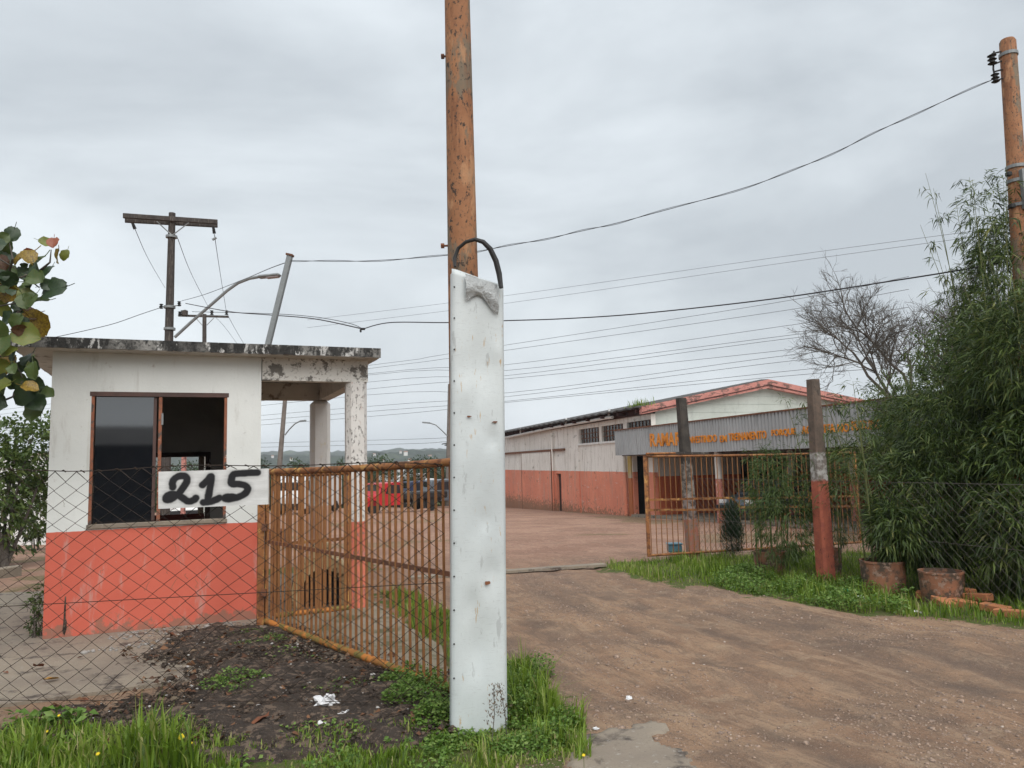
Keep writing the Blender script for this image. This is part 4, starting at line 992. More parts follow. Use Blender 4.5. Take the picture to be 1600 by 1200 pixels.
def word(txt, pxa, pxb, pya, pyb, parent, nm='lettering', bold=.0):
    """upright block letters fixed on the fascia between two pixels columns"""
    a, b = Fp(pxa, (pya + pyb) / 2, -.05), Fp(pxb, (pya + pyb) / 2, -.05); lo, hi = Fp(pxa, pyb, -.05).z, Fp(pxa, pya, -.05).z
    cu = bpy.data.curves.new(nm, 'FONT'); cu.body = txt; cu.size = 1.0; cu.extrude = .0; cu.offset = bold; cu.resolution_u = 3
    tmp = bpy.data.objects.new('tmp', cu); COL.objects.link(tmp); dg = bpy.context.evaluated_depsgraph_get(); dg.update()
    me0 = bpy.data.meshes.new_from_object(tmp.evaluated_get(dg)); co = np.array([v.co[:] for v in me0.vertices]); polys = [list(p.vertices) for p in me0.polygons]
    bpy.data.objects.remove(tmp); x0_, x1_ = co[:, 0].min(), co[:, 0].max(); y0_, y1_ = co[:, 1].min(), co[:, 1].max()
    m = MB(MF); V = []; n = len(co)
    for yy in (-.03, -.005):
        for c_ in co: V.append((a.x + (c_[0] - x0_) / (x1_ - x0_) * (b.x - a.x), yy, lo - .012 + (c_[1] - y0_) / (y1_ - y0_) * (hi - lo + .03)))
    ec = {}
    for p_ in polys:
        for i in range(len(p_)):
            e_ = (p_[i], p_[(i + 1) % len(p_)]); k_ = tuple(sorted(e_)); ec.setdefault(k_, []).append(e_)
    Fs_ = [tuple(p_) for p_ in polys] + [tuple(q + n for q in p_[::-1]) for p_ in polys] + [(e_[0][0], e_[0][1], e_[0][1] + n, e_[0][0] + n) for e_ in ec.values() if len(e_) == 1]
    m.add(V, Fs_); return m.build(nm, M['letters'], parent)
for ch, xa, xb in (('R', 1014.5, 1023.5), ('A', 1023.8, 1032), ('M', 1032.6, 1042.6), ('A', 1043, 1052.5), ('R', 1054, 1064)):
    t_ = (xa - 1014) / 54; word(ch, xa, xb, 678.5 - 3.0 * t_, 697.5 - 2.5 * t_, fo, 'letter', .02)
ws = (('INVESTINDO', 1074, 1118.5, 683, 692.5), ('EM', 1123.5, 1134, 681.5, 690.5), ('TREINAMENTO', 1137, 1196, 678, 688.5), ('PORQUE', 1204, 1241.5, 672.5, 682.5),
      ('ACREDITA', 1251, 1303, 667, 678), ('NO', 1307, 1325, 663.5, 675), ('FUTURO', 1329, 1376, 659.5, 672))
for (t_, xa, xb, ya, yb) in ws: word(t_, xa, xb, ya, yb, fo, 'lettering', .012)

# ------------------------------------------------------------------ right sliding gate, posts, fence
ra, rb_ = Zp(1014, 868, .08), Zp(1345, 847, .08)
zt0 = P(1014, 713, ra.y).z; zt1 = P(1340, 707, rb_.y).z
def zr(px, py): return P(px, py, ra.y + (rb_.y - ra.y) * (px - 1014) / 331).z
gt, gat = gate('sliding_gate', 'tall rusty orange barred sliding gate behind the right hand fence posts', ra, rb_, (zt0, zt1), (.08, .08), 42, .0075, .02,
     (M['rust'], M['rust'], M['rust']), [(0, zr(1014, 781), .38, zr(1140, 778)), (0, zr(1014, 797), .36, zr(1135, 796)), (.38, zr(1140, 778), .42, zr(1152, 793)), (.42, zr(1152, 793), 1, zr(1340, 791)), (.41, zr(1150, 779), 1, zr(1340, 775))])
MB().box((ra.x, ra.y, (zt0 + .08) / 2), (.055, .05, zt0 - .04)).build('lock_post', M['rust'], gt)
MB().box(gat(.80, zr(1240, 780)) + Vector((0, .02, 0)), (.32, .012, .2)).build('sheet_plate', M['rust_moss'], gt)

def postmat(name, cols):
    b = NB(name); z = b.math('ADD', b.sep()[2], b.math('MULTIPLY', b.math('SUBTRACT', b.noise(7, 6, .7), .5), cols[-1]))
    c = b.mix(b.ramp(b.noise(6, 7, .65), .35, .65), cols[0][1], cols[0][2])
    for (zz, c1_, c2_) in cols[1:-1]:
        c = b.mix(b.ramp(z, zz - .02, zz + .02), b.mix(b.ramp(b.noise(9, 8, .7), .42, .58), c1_, c2_), c)
    c = b.mix(b.math('MULTIPLY', b.ramp(b.noise(22, 7, .7, stretch=(1, 1, .5)), .60, .66), .8), c, (.045, .04, .036))
    b.col(c); b.bump(b.noise(30, 6, .7), .6, .015); return b.fin(.9, 0, .2)
def post(name, label, base, top, r0_, r1_, mt):
    t = thing(name, label, 'post', (base.x, base.y, gz(base.y)))
    pts = [(-r0_, -r0_), (r0_, -r0_), (r0_, r0_), (-r0_, r0_)]; m = MB(); V = []
    for z, k in ((-.2, 1.0), (.9, .92), (1.8, .82), (top.z, r1_ / r0_)):
        s = (z + .2) / (top.z + .2); c = Vector((base.x, base.y, 0)).lerp(Vector((top.x, top.y, 0)), max(0, s))
        for (x_, y_) in ((-1, -.7), (-.7, -1), (.7, -1), (1, -.7), (1, .7), (.7, 1), (-.7, 1), (-1, .7)): V.append(MBOOTH.to_3x3() @ Vector((x_ * r0_ * k, y_ * r0_ * k, 0)) + Vector((c.x, c.y, z)))
    F = [tuple(range(24, 32))]
    for i in range(3):
        for j in range(8): F.append((i * 8 + j, i * 8 + (j + 1) % 8, (i + 1) * 8 + (j + 1) % 8, (i + 1) * 8 + j))
    m.add(V, F); m.build('shaft', mt, t); return t
mA = postmat('post_paint_a', [(0, (.075, .064, .055), (.045, .04, .036)), (1.52, (.28, .25, .22), (.09, .075, .065)), (.98, (.36, .30, .28), (.13, .10, .09)), (.62, (.40, .16, .11), (.28, .19, .15)), .35])
mB = postmat('post_paint_b', [(0, (.10, .08, .066), (.16, .115, .09)), (1.62, (.46, .44, .42), (.20, .17, .15)), (1.27, (.42, .125, .078), (.33, .10, .07)), .10])
pA = post('fence_post', 'blackened concrete fence post with flaking pink foot beside the sliding gate', Zp(1084, 870), P(1064, 622, 12.9), .095, .072, mA)
pB = post('fence_post', 'concrete fence post with coral lower half standing in the bamboo', Zp(1291, 907), P(1270, 593, 10.15), .098, .068, mB)
MB().tube([P(1010, 709, 12.3), P(1060, 708, 12.75), P(1096, 708.5, 12.85)], .018, 8).build('clamp_pipe', M['rust'], pA)
qa = P(1079, 708, 12.8); MB().box(qa, (.62, .08, .035), Euler((0, .03, .25)).to_matrix()).build('clamp_plank', M['wood'], pA)
RA, RB, RC = Vector((2.911, 12.9, 0)), Vector((3.986, 10.15, 0)), Vector((5.05, 7.4, 0))
rfz = thing('wire_fence', 'chain link fence below the bamboo along the right side of the driveway', 'fence', tuple(RA))
chain('mesh', RA, RB, 1.25, 1.28, .125, .115, .0022, M['chain_grey'], rfz, .02, .05)
chain('mesh', RB, RC + (RC - RB) * .6, 1.28, 1.25, .125, .115, .0022, M['chain_grey'], rfz, .02, .05)
for z_ in (1.26, .62):
    MB().tube([RA + Vector((0, 0, z_)), RB + Vector((0, 0, z_)), RC + (RC - RB) * .6 + Vector((0, 0, z_))], .003, 5).build('line_wire', M['chain_grey'], rfz)

# ------------------------------------------------------------------ planters, bricks, litter
def pot(px, py, r, h, lab, squash=1.0):
    q = Zp(px, py) + Vector((0, r * .9, 0)); t = thing('planter', lab, 'planter', (q.x, q.y, 0))
    pr_ = [(r * .86, -.05), (r * .88, 0), (r * .97, h * .5), (r, h * .93), (r * 1.03, h * .94), (r * 1.03, h), (r * .93, h), (r * .9, h * .86), (.01, h * .84)]
    m = MB(Matrix.Translation(q) @ Matrix.Rotation(.3, 4, 'Z')); m.lathe((0, 0, 0), pr_, 28); m.build('pot', M['clay'], t, True)
    MB(Matrix.Translation(q)).lathe((0, 0, 0), [(r * .89, h * .845), (r * .5, h * .875), (.01, h * .885)], 18).build('earth', M['soil'], t); return q
q1 = pot(1397, 931, .245, .37, 'round clay planter on the grass, second from the brick edging')
q2 = pot(1490, 946, .22, .33, 'squat brown clay planter beside the brick edging')
q3 = pot(1305, 904, .15, .37, 'narrow brown clay planter right behind the coral fence post')
q4 = pot(1212, 898, .22, .30, 'faded clay planter hidden in the feathery shrub left of the coral post')
bm0 = MB(); bm0.box((0, 0, 0), (.26, .12, .075), bev=.008); bmesh_b = bm0.mesh('brick', M['brick'])
brl = [((1508, 950), 0, 0, .03), ((1508, 942), 0, .077, .02), ((1533, 949), .1, .06, -.10), ((1560, 958), .15, 0, .05), ((1583, 966), .2, 0, -.06), ((1478, 948), -.3, 0, .2), ((1456, 938), .6, 0, .1)]
labs = ['orange brick at the bottom of the edging below the bamboo', 'orange brick laid on top of another at the near end of the edging', 'tilted orange brick in the middle of the edging', 'brown brick half sunk beside the tilted one', 'last brown brick of the edging at the wire fence', 'grey stone block beside the squat planter', 'small broken brick on the grass between the two clay planters']
for k, (pp, az, zz_, ti_) in enumerate(brl):
    q = Zp(*pp); o = inst('brick', bmesh_b, Matrix.Translation((q.x, q.y + .04, .038 + zz_)) @ Euler((ti_ * .4, ti_, math.atan2(-2.75, 1.08) + az)).to_matrix().to_4x4(), None)
    tag(o, labs[k], 'brick', 'brick edging below the bamboo')
def crumple(name, q, r, mt, lab, cat, flat=.5, n=5):
    import bmesh
    bm = bmesh.new(); bmesh.ops.create_icosphere(bm, subdivisions=3, radius=1)
    for v in bm.verts:
        k = .55 + .65 * random.random() ** 1.5 if True else 1
        k *= .7 + .6 * float(vnoise(np.array(v.co.x * 2 + q.x * 7), np.array(v.co.y * 2 + v.co.z), 3)); v.co *= k
    me = bpy.data.meshes.new(name); bm.to_mesh(me); bm.free(); me.materials.append(mt)
    o = bpy.data.objects.new(name, me); COL.objects.link(o); z = float(ground_z(np.array([q.x]), np.array([q.y]))[0])
    o.location = (q.x, q.y, z + r * flat * .45); o.scale = (r, r, r * flat); o.rotation_euler = (random.uniform(-.3, .3), random.uniform(-.3, .3), random.random() * 6)
    tag(o, lab, cat); return o
crumple('plastic_bag', Zp(507, 1118), .085, M['litter'], 'crumpled white plastic bag on the dark soil', 'litter', .7)
crumple('plastic_bag', Zp(537, 1128), .05, M['litter'], 'small torn bag beside the larger white bag on the soil', 'litter', .5)
crumple('paper_scrap', Zp(502, 1145), .04, M['litter'], 'pale paper scrap at the edge of the foreground grass', 'litter', .5)
crumple('paper_scrap', Zp(387, 1110), .03, M['litter'], 'tiny white and orange wrapper on the dark soil', 'litter', .5)
crumple('plastic_scrap', Zp(1330, 926), .11, M['green_plastic'], 'green plastic scrap lying in the right verge grass', 'litter', .3)
crumple('paper_ball', Zp(1347, 938), .045, M['litter'], 'white crumpled ball next to the green plastic scrap', 'litter', .9)
crumple('paper_scrap', Zp(1434, 957), .035, M['litter'], 'white scrap on the verge near the driveway below the clay planters', 'litter', .4)
crumple('paper_scrap', Zp(1145, 918), .03, M['litter'], 'white scrap at the grass edge below the conical shrub', 'litter', .5)
crumple('paper_scrap', Zp(983, 1095), .025, M['litter'], 'pale scrap on the dirt right of the white panel', 'litter', .3)
crumple('paper_scrap', Zp(931, 1140), .022, M['litter'], 'white bottle cap on the paving remnant', 'litter', .4)
bq = G(928, 801)
crumple('rubbish_bag', bq, .32, M['bag'], 'black rubbish bag against the warehouse wall', 'bag', .7)
def jug(px, py, r, h, lab):
    q = G(px, py); t = thing('water_jug', lab, 'jug', (q.x, q.y, q.z)); m = MB(Matrix.Translation(q))
    m.lathe((0, 0, 0), [(r * .9, 0), (r, .03), (r, h * .45), (r * .93, h * .5), (r, h * .55), (r, h * .78), (r * .35, h * .93), (r * .3, h)], 14); m.build('body', M['teal'], t, True)
    MB(Matrix.Translation(q + Vector((0, 0, h)))).lathe((0, 0, 0), [(r * .34, 0), (r * .34, .05), (.01, .055)], 10).build('cap', M['white'], t)
jug(998, 800, .15, .55, 'blue plastic jug at the dark warehouse doorway, the left one'); jug(1006, 800, .15, .55, 'blue plastic jug at the dark warehouse doorway, the right one')
tq_ = Zp(1056, 865); tb = thing('plastic_crate', 'small faded blue plastic crate at the foot of the sliding gate', 'crate', tuple(tq_))
MB().box(tq_ + Vector((0, .1, .08)), (.23, .2, .13), bev=.02).build('body', M['teal'], tb); MB().box(tq_ + Vector((0, .1, .155)), (.25, .22, .025), bev=.008).build('rim', M['teal'], tb)

# dry leaves lying around (single, countable)
lf = MB(); lf.add([(0, 0, .004), (.03, .022, .016), (.07, .03, .02), (.10, .012, .012), (.125, 0, .022), (.10, -.018, .008), (.065, -.032, .022), (.028, -.02, .014), (.06, 0, .004)], [(0, 1, 8), (1, 2, 8), (2, 3, 8), (3, 4, 8), (4, 5, 8), (5, 6, 8), (6, 7, 8), (7, 0, 8)]); lfm = lf.mesh('dry_leaf', M['dryleaf'])
lf2 = lfm.copy(); lf2.materials.clear(); lf2.materials.append(mat('yellow_leaf', (.42, .26, .06), (.3, .15, .04), 25, rough=.7))
for (px_, py_, s_, k_) in ((68, 1048, 1.1, 0), (93, 1067, 1.1, 1), (275, 1000, 1.0, 0), (343, 1000, .9, 0), (135, 1098, .9, 0), (250, 1125, 1, 0), (140, 1132, 1, 0), (310, 1165, 1.2, 0), (420, 1135, 1.2, 0), (225, 1042, .5, 0), (390, 1150, 1.2, 0), (205, 1035, .5, 0), (530, 1100, .8, 0), (13, 1058, .5, 0), (120, 1034, .5, 0)):
    q = Zp(px_, py_); z = max(.026, float(ground_z(np.array([q.x]), np.array([q.y]))[0])) + .004
    o = inst('dry_leaf', lf2 if k_ else lfm, Matrix.Translation((q.x, q.y, z)) @ Euler((random.uniform(-.4, .4), random.uniform(-.3, .1), random.random() * 6.3)).to_matrix().to_4x4() @ Matrix.Scale(s_, 4), None)
    tag(o, {68: 'brown curled leaf on the bare concrete behind the yellow leaf', 93: 'yellow curled leaf on the bare concrete', 275: 'brown leaf near the coral wall, left of its neighbour', 343: 'brown leaf near the coral wall beside the weeds', 135: 'brown leaf at the front edge of the bare concrete', 250: 'brown leaf on the soil left of the wrapper', 140: 'brown leaf at the left end of the soil strip', 310: 'large brown leaf at the grass edge below the open daisy', 420: 'large brown leaf on the soil left of the white bag', 390: 'brown leaf on the soil below the wrapper'}.get(px_, 'small brown dry leaf fragment on the ground before the booth'), 'leaf', 'dry leaves in front of the booth')

# ------------------------------------------------------------------ soil clods (mass), pebbles (mass)
import bmesh as _bm
def rocks(name, xs_, ys_, rs_, zs2, mt, flat=.6, kind='stuff', lab=None, cat=None):
    t = (1 + 5 ** .5) / 2
    iv = unit(np.array([(-1, t, 0), (1, t, 0), (-1, -t, 0), (1, -t, 0), (0, -1, t), (0, 1, t), (0, -1, -t), (0, 1, -t), (t, 0, -1), (t, 0, 1), (-t, 0, -1), (-t, 0, 1)], float))
    fi = np.array([(0, 11, 5), (0, 5, 1), (0, 1, 7), (0, 7, 10), (0, 10, 11), (1, 5, 9), (5, 11, 4), (11, 10, 2), (10, 7, 6), (7, 1, 8), (3, 9, 4), (3, 4, 2), (3, 2, 6), (3, 6, 8), (3, 8, 9), (4, 9, 5), (2, 4, 11), (6, 2, 10), (8, 6, 7), (9, 8, 1)])
    n = len(xs_); a = RNG.random(n) * 6.28; V = iv[None] * (.65 + .6 * RNG.random((n, 12, 1)))
    V = V * np.stack([rs_ * RNG.uniform(.8, 1.5, n), rs_, rs_ * flat], -1)[:, None]
    c, s = np.cos(a)[:, None], np.sin(a)[:, None]; x_ = V[..., 0] * c - V[..., 1] * s; y_ = V[..., 0] * s + V[..., 1] * c
    V = np.stack([x_ + xs_[:, None], y_ + ys_[:, None], V[..., 2] + zs2[:, None]], -1).reshape(-1, 3)
    o = npmesh(name, V, (np.arange(n)[:, None, None] * 12 + fi[None]).reshape(-1, 3), mt)
    return tag(o, lab, cat, kind=kind)
sgx = np.arange(-4.2, -.2, .035); sgy = np.arange(4.1, 8.2, .035); SX, SY = np.meshgrid(sgx, sgy)
sdd = polydist(SX, SY, SOIL) + (fbm(SX * 2.6, SY * 2.6, 4, 88) - .56) * 1.5 + (fbm(SX * 15, SY * 15, 2, 89) - .5) * .35
SZ = np.maximum(ground_z(SX, SY), .022) + np.where(sdd > -.04, .006, -.03) + sst(-.02, .3, sdd) * (.012 + .085 * (fbm(SX * 8, SY * 8, 5, 90) - .35))
si = np.arange(SX.size).reshape(SX.shape); sF = np.stack([si[:-1, :-1], si[:-1, 1:], si[1:, 1:], si[1:, :-1]], -1).reshape(-1, 4); sF = sF[(sdd.ravel()[sF] > -.04).any(1)]
tag(npmesh('soil_heap', np.stack([SX, SY, SZ], -1).reshape(-1, 3), sF, M['soil'], smooth=True), 'dark peaty soil spread over the concrete beside the booth', 'soil', kind='stuff')
x_, y_, d_ = scatter_poly(SOIL, 15000, .25)
k = RNG.random(len(x_)) < sst(-.0, .45, d_) * .8 + .2; x_, y_, d_ = x_[k], y_[k], d_[k]
rocks('soil', x_, y_, RNG.gamma(1.6, .0042, len(x_)) + .003, np.maximum(ground_z(x_, y_), .024) + .014 * RNG.random(len(x_)) + .008, M['soil'], .75, lab='dark crumbly soil heap with debris beside the booth', cat='soil')
n = 6500; sx = RNG.uniform(-3.9, -.4, n); sy = RNG.uniform(4.9, 8.0, n); k = polydist(sx, sy, SOIL) > -.35 * RNG.random(n) ** 2; sx, sy = sx[k], sy[k]
zt_ = np.maximum(ground_z(sx, sy), .026); ang = RNG.random(len(sx)) * 6.28
leaves('soil_fibres', np.stack([sx, sy, zt_ + .012 + .02 * RNG.random(len(sx))], 1), np.stack([np.cos(ang), np.sin(ang), RNG.uniform(-.05, .25, len(sx))], 1), RNG.uniform(.02, .10, len(sx)), .006, leafmat('dead_fibre', [(.018, .014, .012), (.04, .029, .023), (.11, .075, .055)], .9, .05), None, .1)
tag(bpy.data.objects['soil_fibres'], 'dead dark stalks and fibres strewn over the soil', 'debris', kind='stuff')
n = 750; sx = RNG.uniform(-3.7, -.4, n); sy = RNG.uniform(4.6, 7.8, n); k = polydist(sx, sy, SOIL) > -.25; sx, sy = sx[k], sy[k]; ang = RNG.random(len(sx)) * 6.28
tag(leaves('leaf_litter', np.stack([sx, sy, np.maximum(ground_z(sx, sy), .026) + .03], 1), np.stack([np.cos(ang), np.sin(ang), RNG.uniform(-.2, .3, len(sx))], 1), RNG.uniform(.03, .085, len(sx)), RNG.uniform(.02, .05, len(sx)), leafmat('litter_leaf', [(.05, .028, .018), (.12, .055, .03), (.20, .10, .05), (.16, .13, .09)], .8, .1), None, .3), 'brown leaf litter strewn over the dark soil', 'debris', kind='stuff')
n = 260; sx = RNG.uniform(-3.4, -.5, n); sy = RNG.uniform(5.0, 7.6, n); k = polydist(sx, sy, SOIL) > -.1; sx, sy = sx[k], sy[k]
rocks('stone_chips', sx, sy, RNG.gamma(1.4, .003, len(sx)) + .003, np.maximum(ground_z(sx, sy), .026) + .03, mat('white_chip', (.5, .48, .45), (.32, .3, .28), 30, bump=0), .6, lab='pale stone chips speckled over the dark soil', cat='gravel')
n = 60000; px = RNG.uniform(-.1, 6.5, n); py = 3.6 + 10 * RNG.random(n) ** 1.3
k = (polydist(px, py, VERGE) < .05) & (fbm(px * 1.2, py * 1.2, 3, 51) > .58 - .24 * RNG.random(n) ** 1.5); px, py = px[k], py[k]
rocks('gravel', px, py, RNG.gamma(1.0, .0030, len(px)) + .0022, ground_z(px, py) + .0005, M['stone'], .6, lab='loose gravel scattered over the dirt driveway', cat='gravel')
n = 420; px = RNG.uniform(0, 6, n); py = RNG.uniform(3.8, 11, n); k = (polydist(px, py, VERGE) < -.1) & (px > .35); px, py = px[k], py[k]
rocks('pale_gravel', px, py, RNG.gamma(1.4, .0022, len(px)) + .002, ground_z(px, py) + .001, mat('pale_stone', (.40, .34, .29), (.36, .29, .24), 3, bump=0), .6, lab='pale stone chips on the dirt driveway', cat='gravel')
n = 1500; sx = RNG.uniform(-3.9, -2.0, n); sy = RNG.uniform(6.6, 8.2, n); lv = np.array([(MBI @ Vector((a, b, 0))).y for a, b in zip(sx, sy)]); k = (lv < -.05) & (lv > -.9) & (fbm(sx * 3, sy * 3, 2, 9) > .48); sx, sy = sx[k], sy[k]
rocks('rubble', sx, sy, RNG.gamma(1.5, .004, len(sx)) + .003, np.full(len(sx), .03), mat('chip_stone', (.34, .32, .30), (.22, .2, .18), 3, bump=0), .7, lab='crushed stone chips along the foot of the booth', cat='gravel')

# ------------------------------------------------------------------ grass and weeds
def turf_mass(name, poly, n, hmin, hmax, lab, wid, wob=.15, lean=.7, mt=None, tintbias=0.0, clump=3.0):
    x, y, d = scatter_poly(poly, n, wob); c = fbm(x * clump, y * clump, 3, 61)
    k = RNG.random(len(x)) < .35 + 1.1 * sst(.35, .65, c); x, y, d, c = x[k], y[k], d[k], c[k]
    hx = (.55 + .45 * np.maximum(sst(-1.7, -2.6, x), sst(-.9, -.3, x))) if poly is FGRASS else 1.0
    H = hx * (hmin + (hmax - hmin) * RNG.random(len(x)) ** 1.6) * (.45 + 1.1 * sst(.3, .75, c)) * (.5 + .5 * sst(0, .25, d))
    H = H * np.where((x > -.62) & (x < .08) & (y < 4.85), .42, 1.0)
    z = ground_z(x, y)
    return tag(grass(name, np.stack([x, y, z - .004], 1), H, mt or L_GRASS, None, wid, lean, np.clip(.1 + .75 * fbm(x * 1.7, y * 1.7, 3, 99) + RNG.normal(0, .22, len(x)) + .35 * (RNG.random(len(x)) < .07) + tintbias, 0, 1)), lab, 'grass', kind='stuff')
turf_mass('foreground_grass', FGRASS, 52000, .025, .13, 'bright green grass in the foreground below the fence', .0045)
tall = [xy(Zp(*q)) for q in [(20, 1215), (40, 1160), (170, 1165), (270, 1180), (300, 1215)]]
turf_mass('tall_grass', tall, 1300, .16, .42, 'tall broad grass blades at the lower left corner', .008, .1, .9, clump=2)
turf_mass('verge_grass', VERGE, 46000, .03, .17, 'lush green grass verge along the right side of the driveway', .0055)
turf_mass('patch_grass', PATCH, 9000, .04, .16, 'green grass strip beyond the open gate', .005)
def weeds(name, poly, n, lab, hmax, Ls=.03, wob=.15):
    x, y, d = scatter_poly(poly, n, wob); c = fbm(x * 4, y * 4, 3, 71); k = RNG.random(len(x)) < sst(.38, .58, c); x, y, c = x[k], y[k], c[k]
    z = ground_z(x, y) + hmax * RNG.random(len(x)) ** .8 * sst(.35, .7, c) * np.where((x > -.62) & (x < .08) & (y < 4.85), .4, 1.0)
    a = RNG.random(len(x)) * 6.28; dr = np.stack([np.cos(a), np.sin(a), RNG.uniform(-.2, .7, len(x))], 1)
    o = leaves(name, np.stack([x, y, z], 1), dr, RNG.uniform(.6, 1.3, len(x)) * Ls, RNG.uniform(.5, .8, len(x)) * Ls, L_WEED, None, .3)
    return tag(o, lab, 'weeds', kind='stuff')
W1 = [xy(Zp(*q)) for q in [(600, 1085), (640, 1050), (702, 1085), (700, 1140), (560, 1130)]]
W2 = [xy(Zp(*q)) for q in [(796, 1045), (830, 1050), (880, 1110), (905, 1140), (868, 1200), (700, 1215), (690, 1165), (790, 1150)]]
W3 = [xy(Zp(*q)) for q in [(330, 995), (420, 988), (450, 1010), (360, 1020)]]
W4 = [xy(Zp(*q)) for q in [(300, 1085), (360, 1058), (410, 1070), (390, 1100)]]
W5 = [xy(Zp(*q)) for q in [(-20, 1215), (30, 1140), (120, 1140), (160, 1215)]]
SW = [xy(Zp(*q)) for q in [(420, 1000), (560, 1045), (640, 1090), (560, 1120), (430, 1080)]]
weeds('debris_weeds', SW, 1300, 'scattered small weeds on the dark soil below the gate', .05, .028, .3)
weeds('low_weeds', W1, 5000, 'small leaved green weeds under the end of the swing gate', .12)
weeds('panel_weeds', W2, 9000, 'bushy green weeds around the foot of the white panel', .15, .026, .3)
turf_mass('panel_grass', W2, 5000, .05, .30, 'ragged taller grass around the foot of the white panel', .004, .25, .9, clump=5)
weeds('wall_weeds', W3, 1500, 'sparse weeds on the soil at the booth corner', .05, .02)
weeds('soil_weeds', W4, 900, 'light green seedlings sprouting on the dark soil', .06, .03)
weeds('corner_weeds', W5, 900, 'broad leaved weeds at the lower left corner', .12, .06)
weeds('grass_weeds', FGRASS, 16000, 'small broad leaved weeds mixed into the foreground grass', .07, .03)
VW = [VERGE[2], VERGE[3], VERGE[4], VERGE[5], (4.4, 9), (3.6, 10.3), (3.1, 11)]
weeds('verge_weeds', VW, 11000, 'leafy weeds among the verge grass by the planters', .16, .035)
def stalk(q, h, lab):
    t = thing('dry_stalk', lab, 'weed', tuple(q)); m = MB(); top = q + Vector((random.uniform(-.06, .06), random.uniform(-.04, .04), h)); m.tube([q, q.lerp(top, .5) + Vector((.01, 0, 0)), top], [.003, .0025, .0015], 5)
    pp = []; dd = []
    for i in range(90):
        s = .35 + .65 * random.random(); c = q.lerp(top, s); pp.append(tuple(c + Vector((random.gauss(0, .018), random.gauss(0, .018), 0)) * (1.3 - s) * 1.6)); dd.append((random.gauss(0, 1), random.gauss(0, 1), 1.2))
    m.build('stem', M['bark_pale'], t); tag(leaves('seed_head', np.array(pp), np.array(dd), .022, .008, leafmat('seed_' + lab[:9], [(.10, .07, .05), (.20, .15, .10)], .8, .2), t, .1), kind='stuff')
stalk(Zp(768, 1165), .34, 'brown seeding weed stalk in front of the white panel'); stalk(Zp(792, 1150), .30, 'dark reddish weed stalk at the panel edge')
yf = MB()
for k in range(8):
    a = k * math.pi / 4; yf.add([(0, 0, 0), (.012 * math.cos(a - .3), .012 * math.sin(a - .3), .003), (.021 * math.cos(a), .021 * math.sin(a), .002), (.012 * math.cos(a + .3), .012 * math.sin(a + .3), .003)], [(0, 1, 2, 3)])
yfm = yf.mesh('petals', M['yellow'])
for i, (px_, py_, s_) in enumerate(((283, 1152, 1.2), (92, 1118, .5), (153, 1178, .6), (73, 1143, .5), (299, 1161, .45), (912, 1180, .5))):
    q = Zp(px_, py_, .12); gq_ = Vector((q.x, q.y, float(ground_z(np.array([q.x]), np.array([q.y]))[0])))
    t = thing('yellow_flower', ['open yellow daisy flower at the edge of the foreground grass', 'tiny yellow flower above the grass, farthest from the camera', 'tiny yellow flower low in the tall grass tuft', 'tiny yellow flower at the left end of the grass', 'tiny yellow bud just below the open daisy', 'tiny yellow flower right of the weeds at the panel'][i], 'flower', tuple(gq_), 'wild flowers in the foreground grass')
    inst('petals', yfm, Matrix.Translation(q) @ Matrix.Rotation(.6, 4, 'X') @ Matrix.Scale(s_, 4), t)
    MB().tube([gq_, q], .0015, 4).build('stem', M['stem'], t)

# ------------------------------------------------------------------ bamboo, shrubs, trees
def leaf_clusters(pts, out, per, L0, spread, down):
    n = len(pts); p = np.repeat(pts, per, 0) + RNG.normal(0, L0 * .22, (n * per, 3)); o = np.repeat(out, per, 0)
    return p, unit(o * .7 + RNG.normal(0, spread, (n * per, 3)) + np.array([0, 0, -down]))
def bamboo(name, label, base, ells, culms, ncl, L0, W0_, mt=None, group=None, per=8, down=.55, hc=(3, 4.5), droop=.5):
    t = thing(name, label, 'bamboo', tuple(base), group); m = MB(); pp = []; oo = []
    for i in range(culms):
        a = random.random() * 6.28; r = random.random() ** .5 * .28; b = base + Vector((math.cos(a) * r, math.sin(a) * r, -.05)); h = random.uniform(*hc); lx = random.uniform(.1, .5) * h * .35
        pts = [b + Vector((math.cos(a) * lx * s * s, math.sin(a) * lx * s * s, h * s)) for s in (0, .3, .6, .85, 1)]; m.tube(pts, [.011, .009, .007, .004, .002], 5)
        for k in range(14):
            s = .4 + .6 * random.random(); c = b + Vector((math.cos(a) * lx * s * s, math.sin(a) * lx * s * s, h * s)); aa = random.random() * 6.28
            tw = c + Vector((math.cos(aa), math.sin(aa), .35)) * random.uniform(.15, .5) * (1.25 - s); m.tube([c, tw], [.003, .0015], 4, False); pp.append(tuple(tw)); oo.append((math.cos(aa), math.sin(aa), .1))
    for (c, r, n) in ells:
        q = unit(RNG.normal(size=(n, 3))); rad = (.55 + .5 * RNG.random((n, 1)) ** .7) * (.75 + .5 * fbm(q[:, :1] * 2.3 + c[0], q[:, 2:3] * 2.3 + q[:, 1:2] * 2.3, 2, 5)); P_ = np.array(c) + q * np.array(r) * rad
        kk = P_[:, 2] > .12; pp += [tuple(v_) for v_ in P_[kk]]; oo += [tuple(v_) for v_ in q[kk]]
    p, d = leaf_clusters(np.array(pp), np.array(oo), per, L0, .45, down); nl = len(p)
    m.build('culms', M['stem'], t)
    cl = np.repeat(RNG.random(len(pp)), per)
    leaves('foliage', p, d, RNG.uniform(.6, 1.25, nl) * L0, RNG.uniform(.8, 1.2, nl) * W0_, mt or L_BAMBOO, t, droop, np.clip(.15 + .45 * cl + RNG.normal(0, .17, nl), 0, 1)); return t
V3 = lambda x, y, z=0.0: Vector((x, y, z))
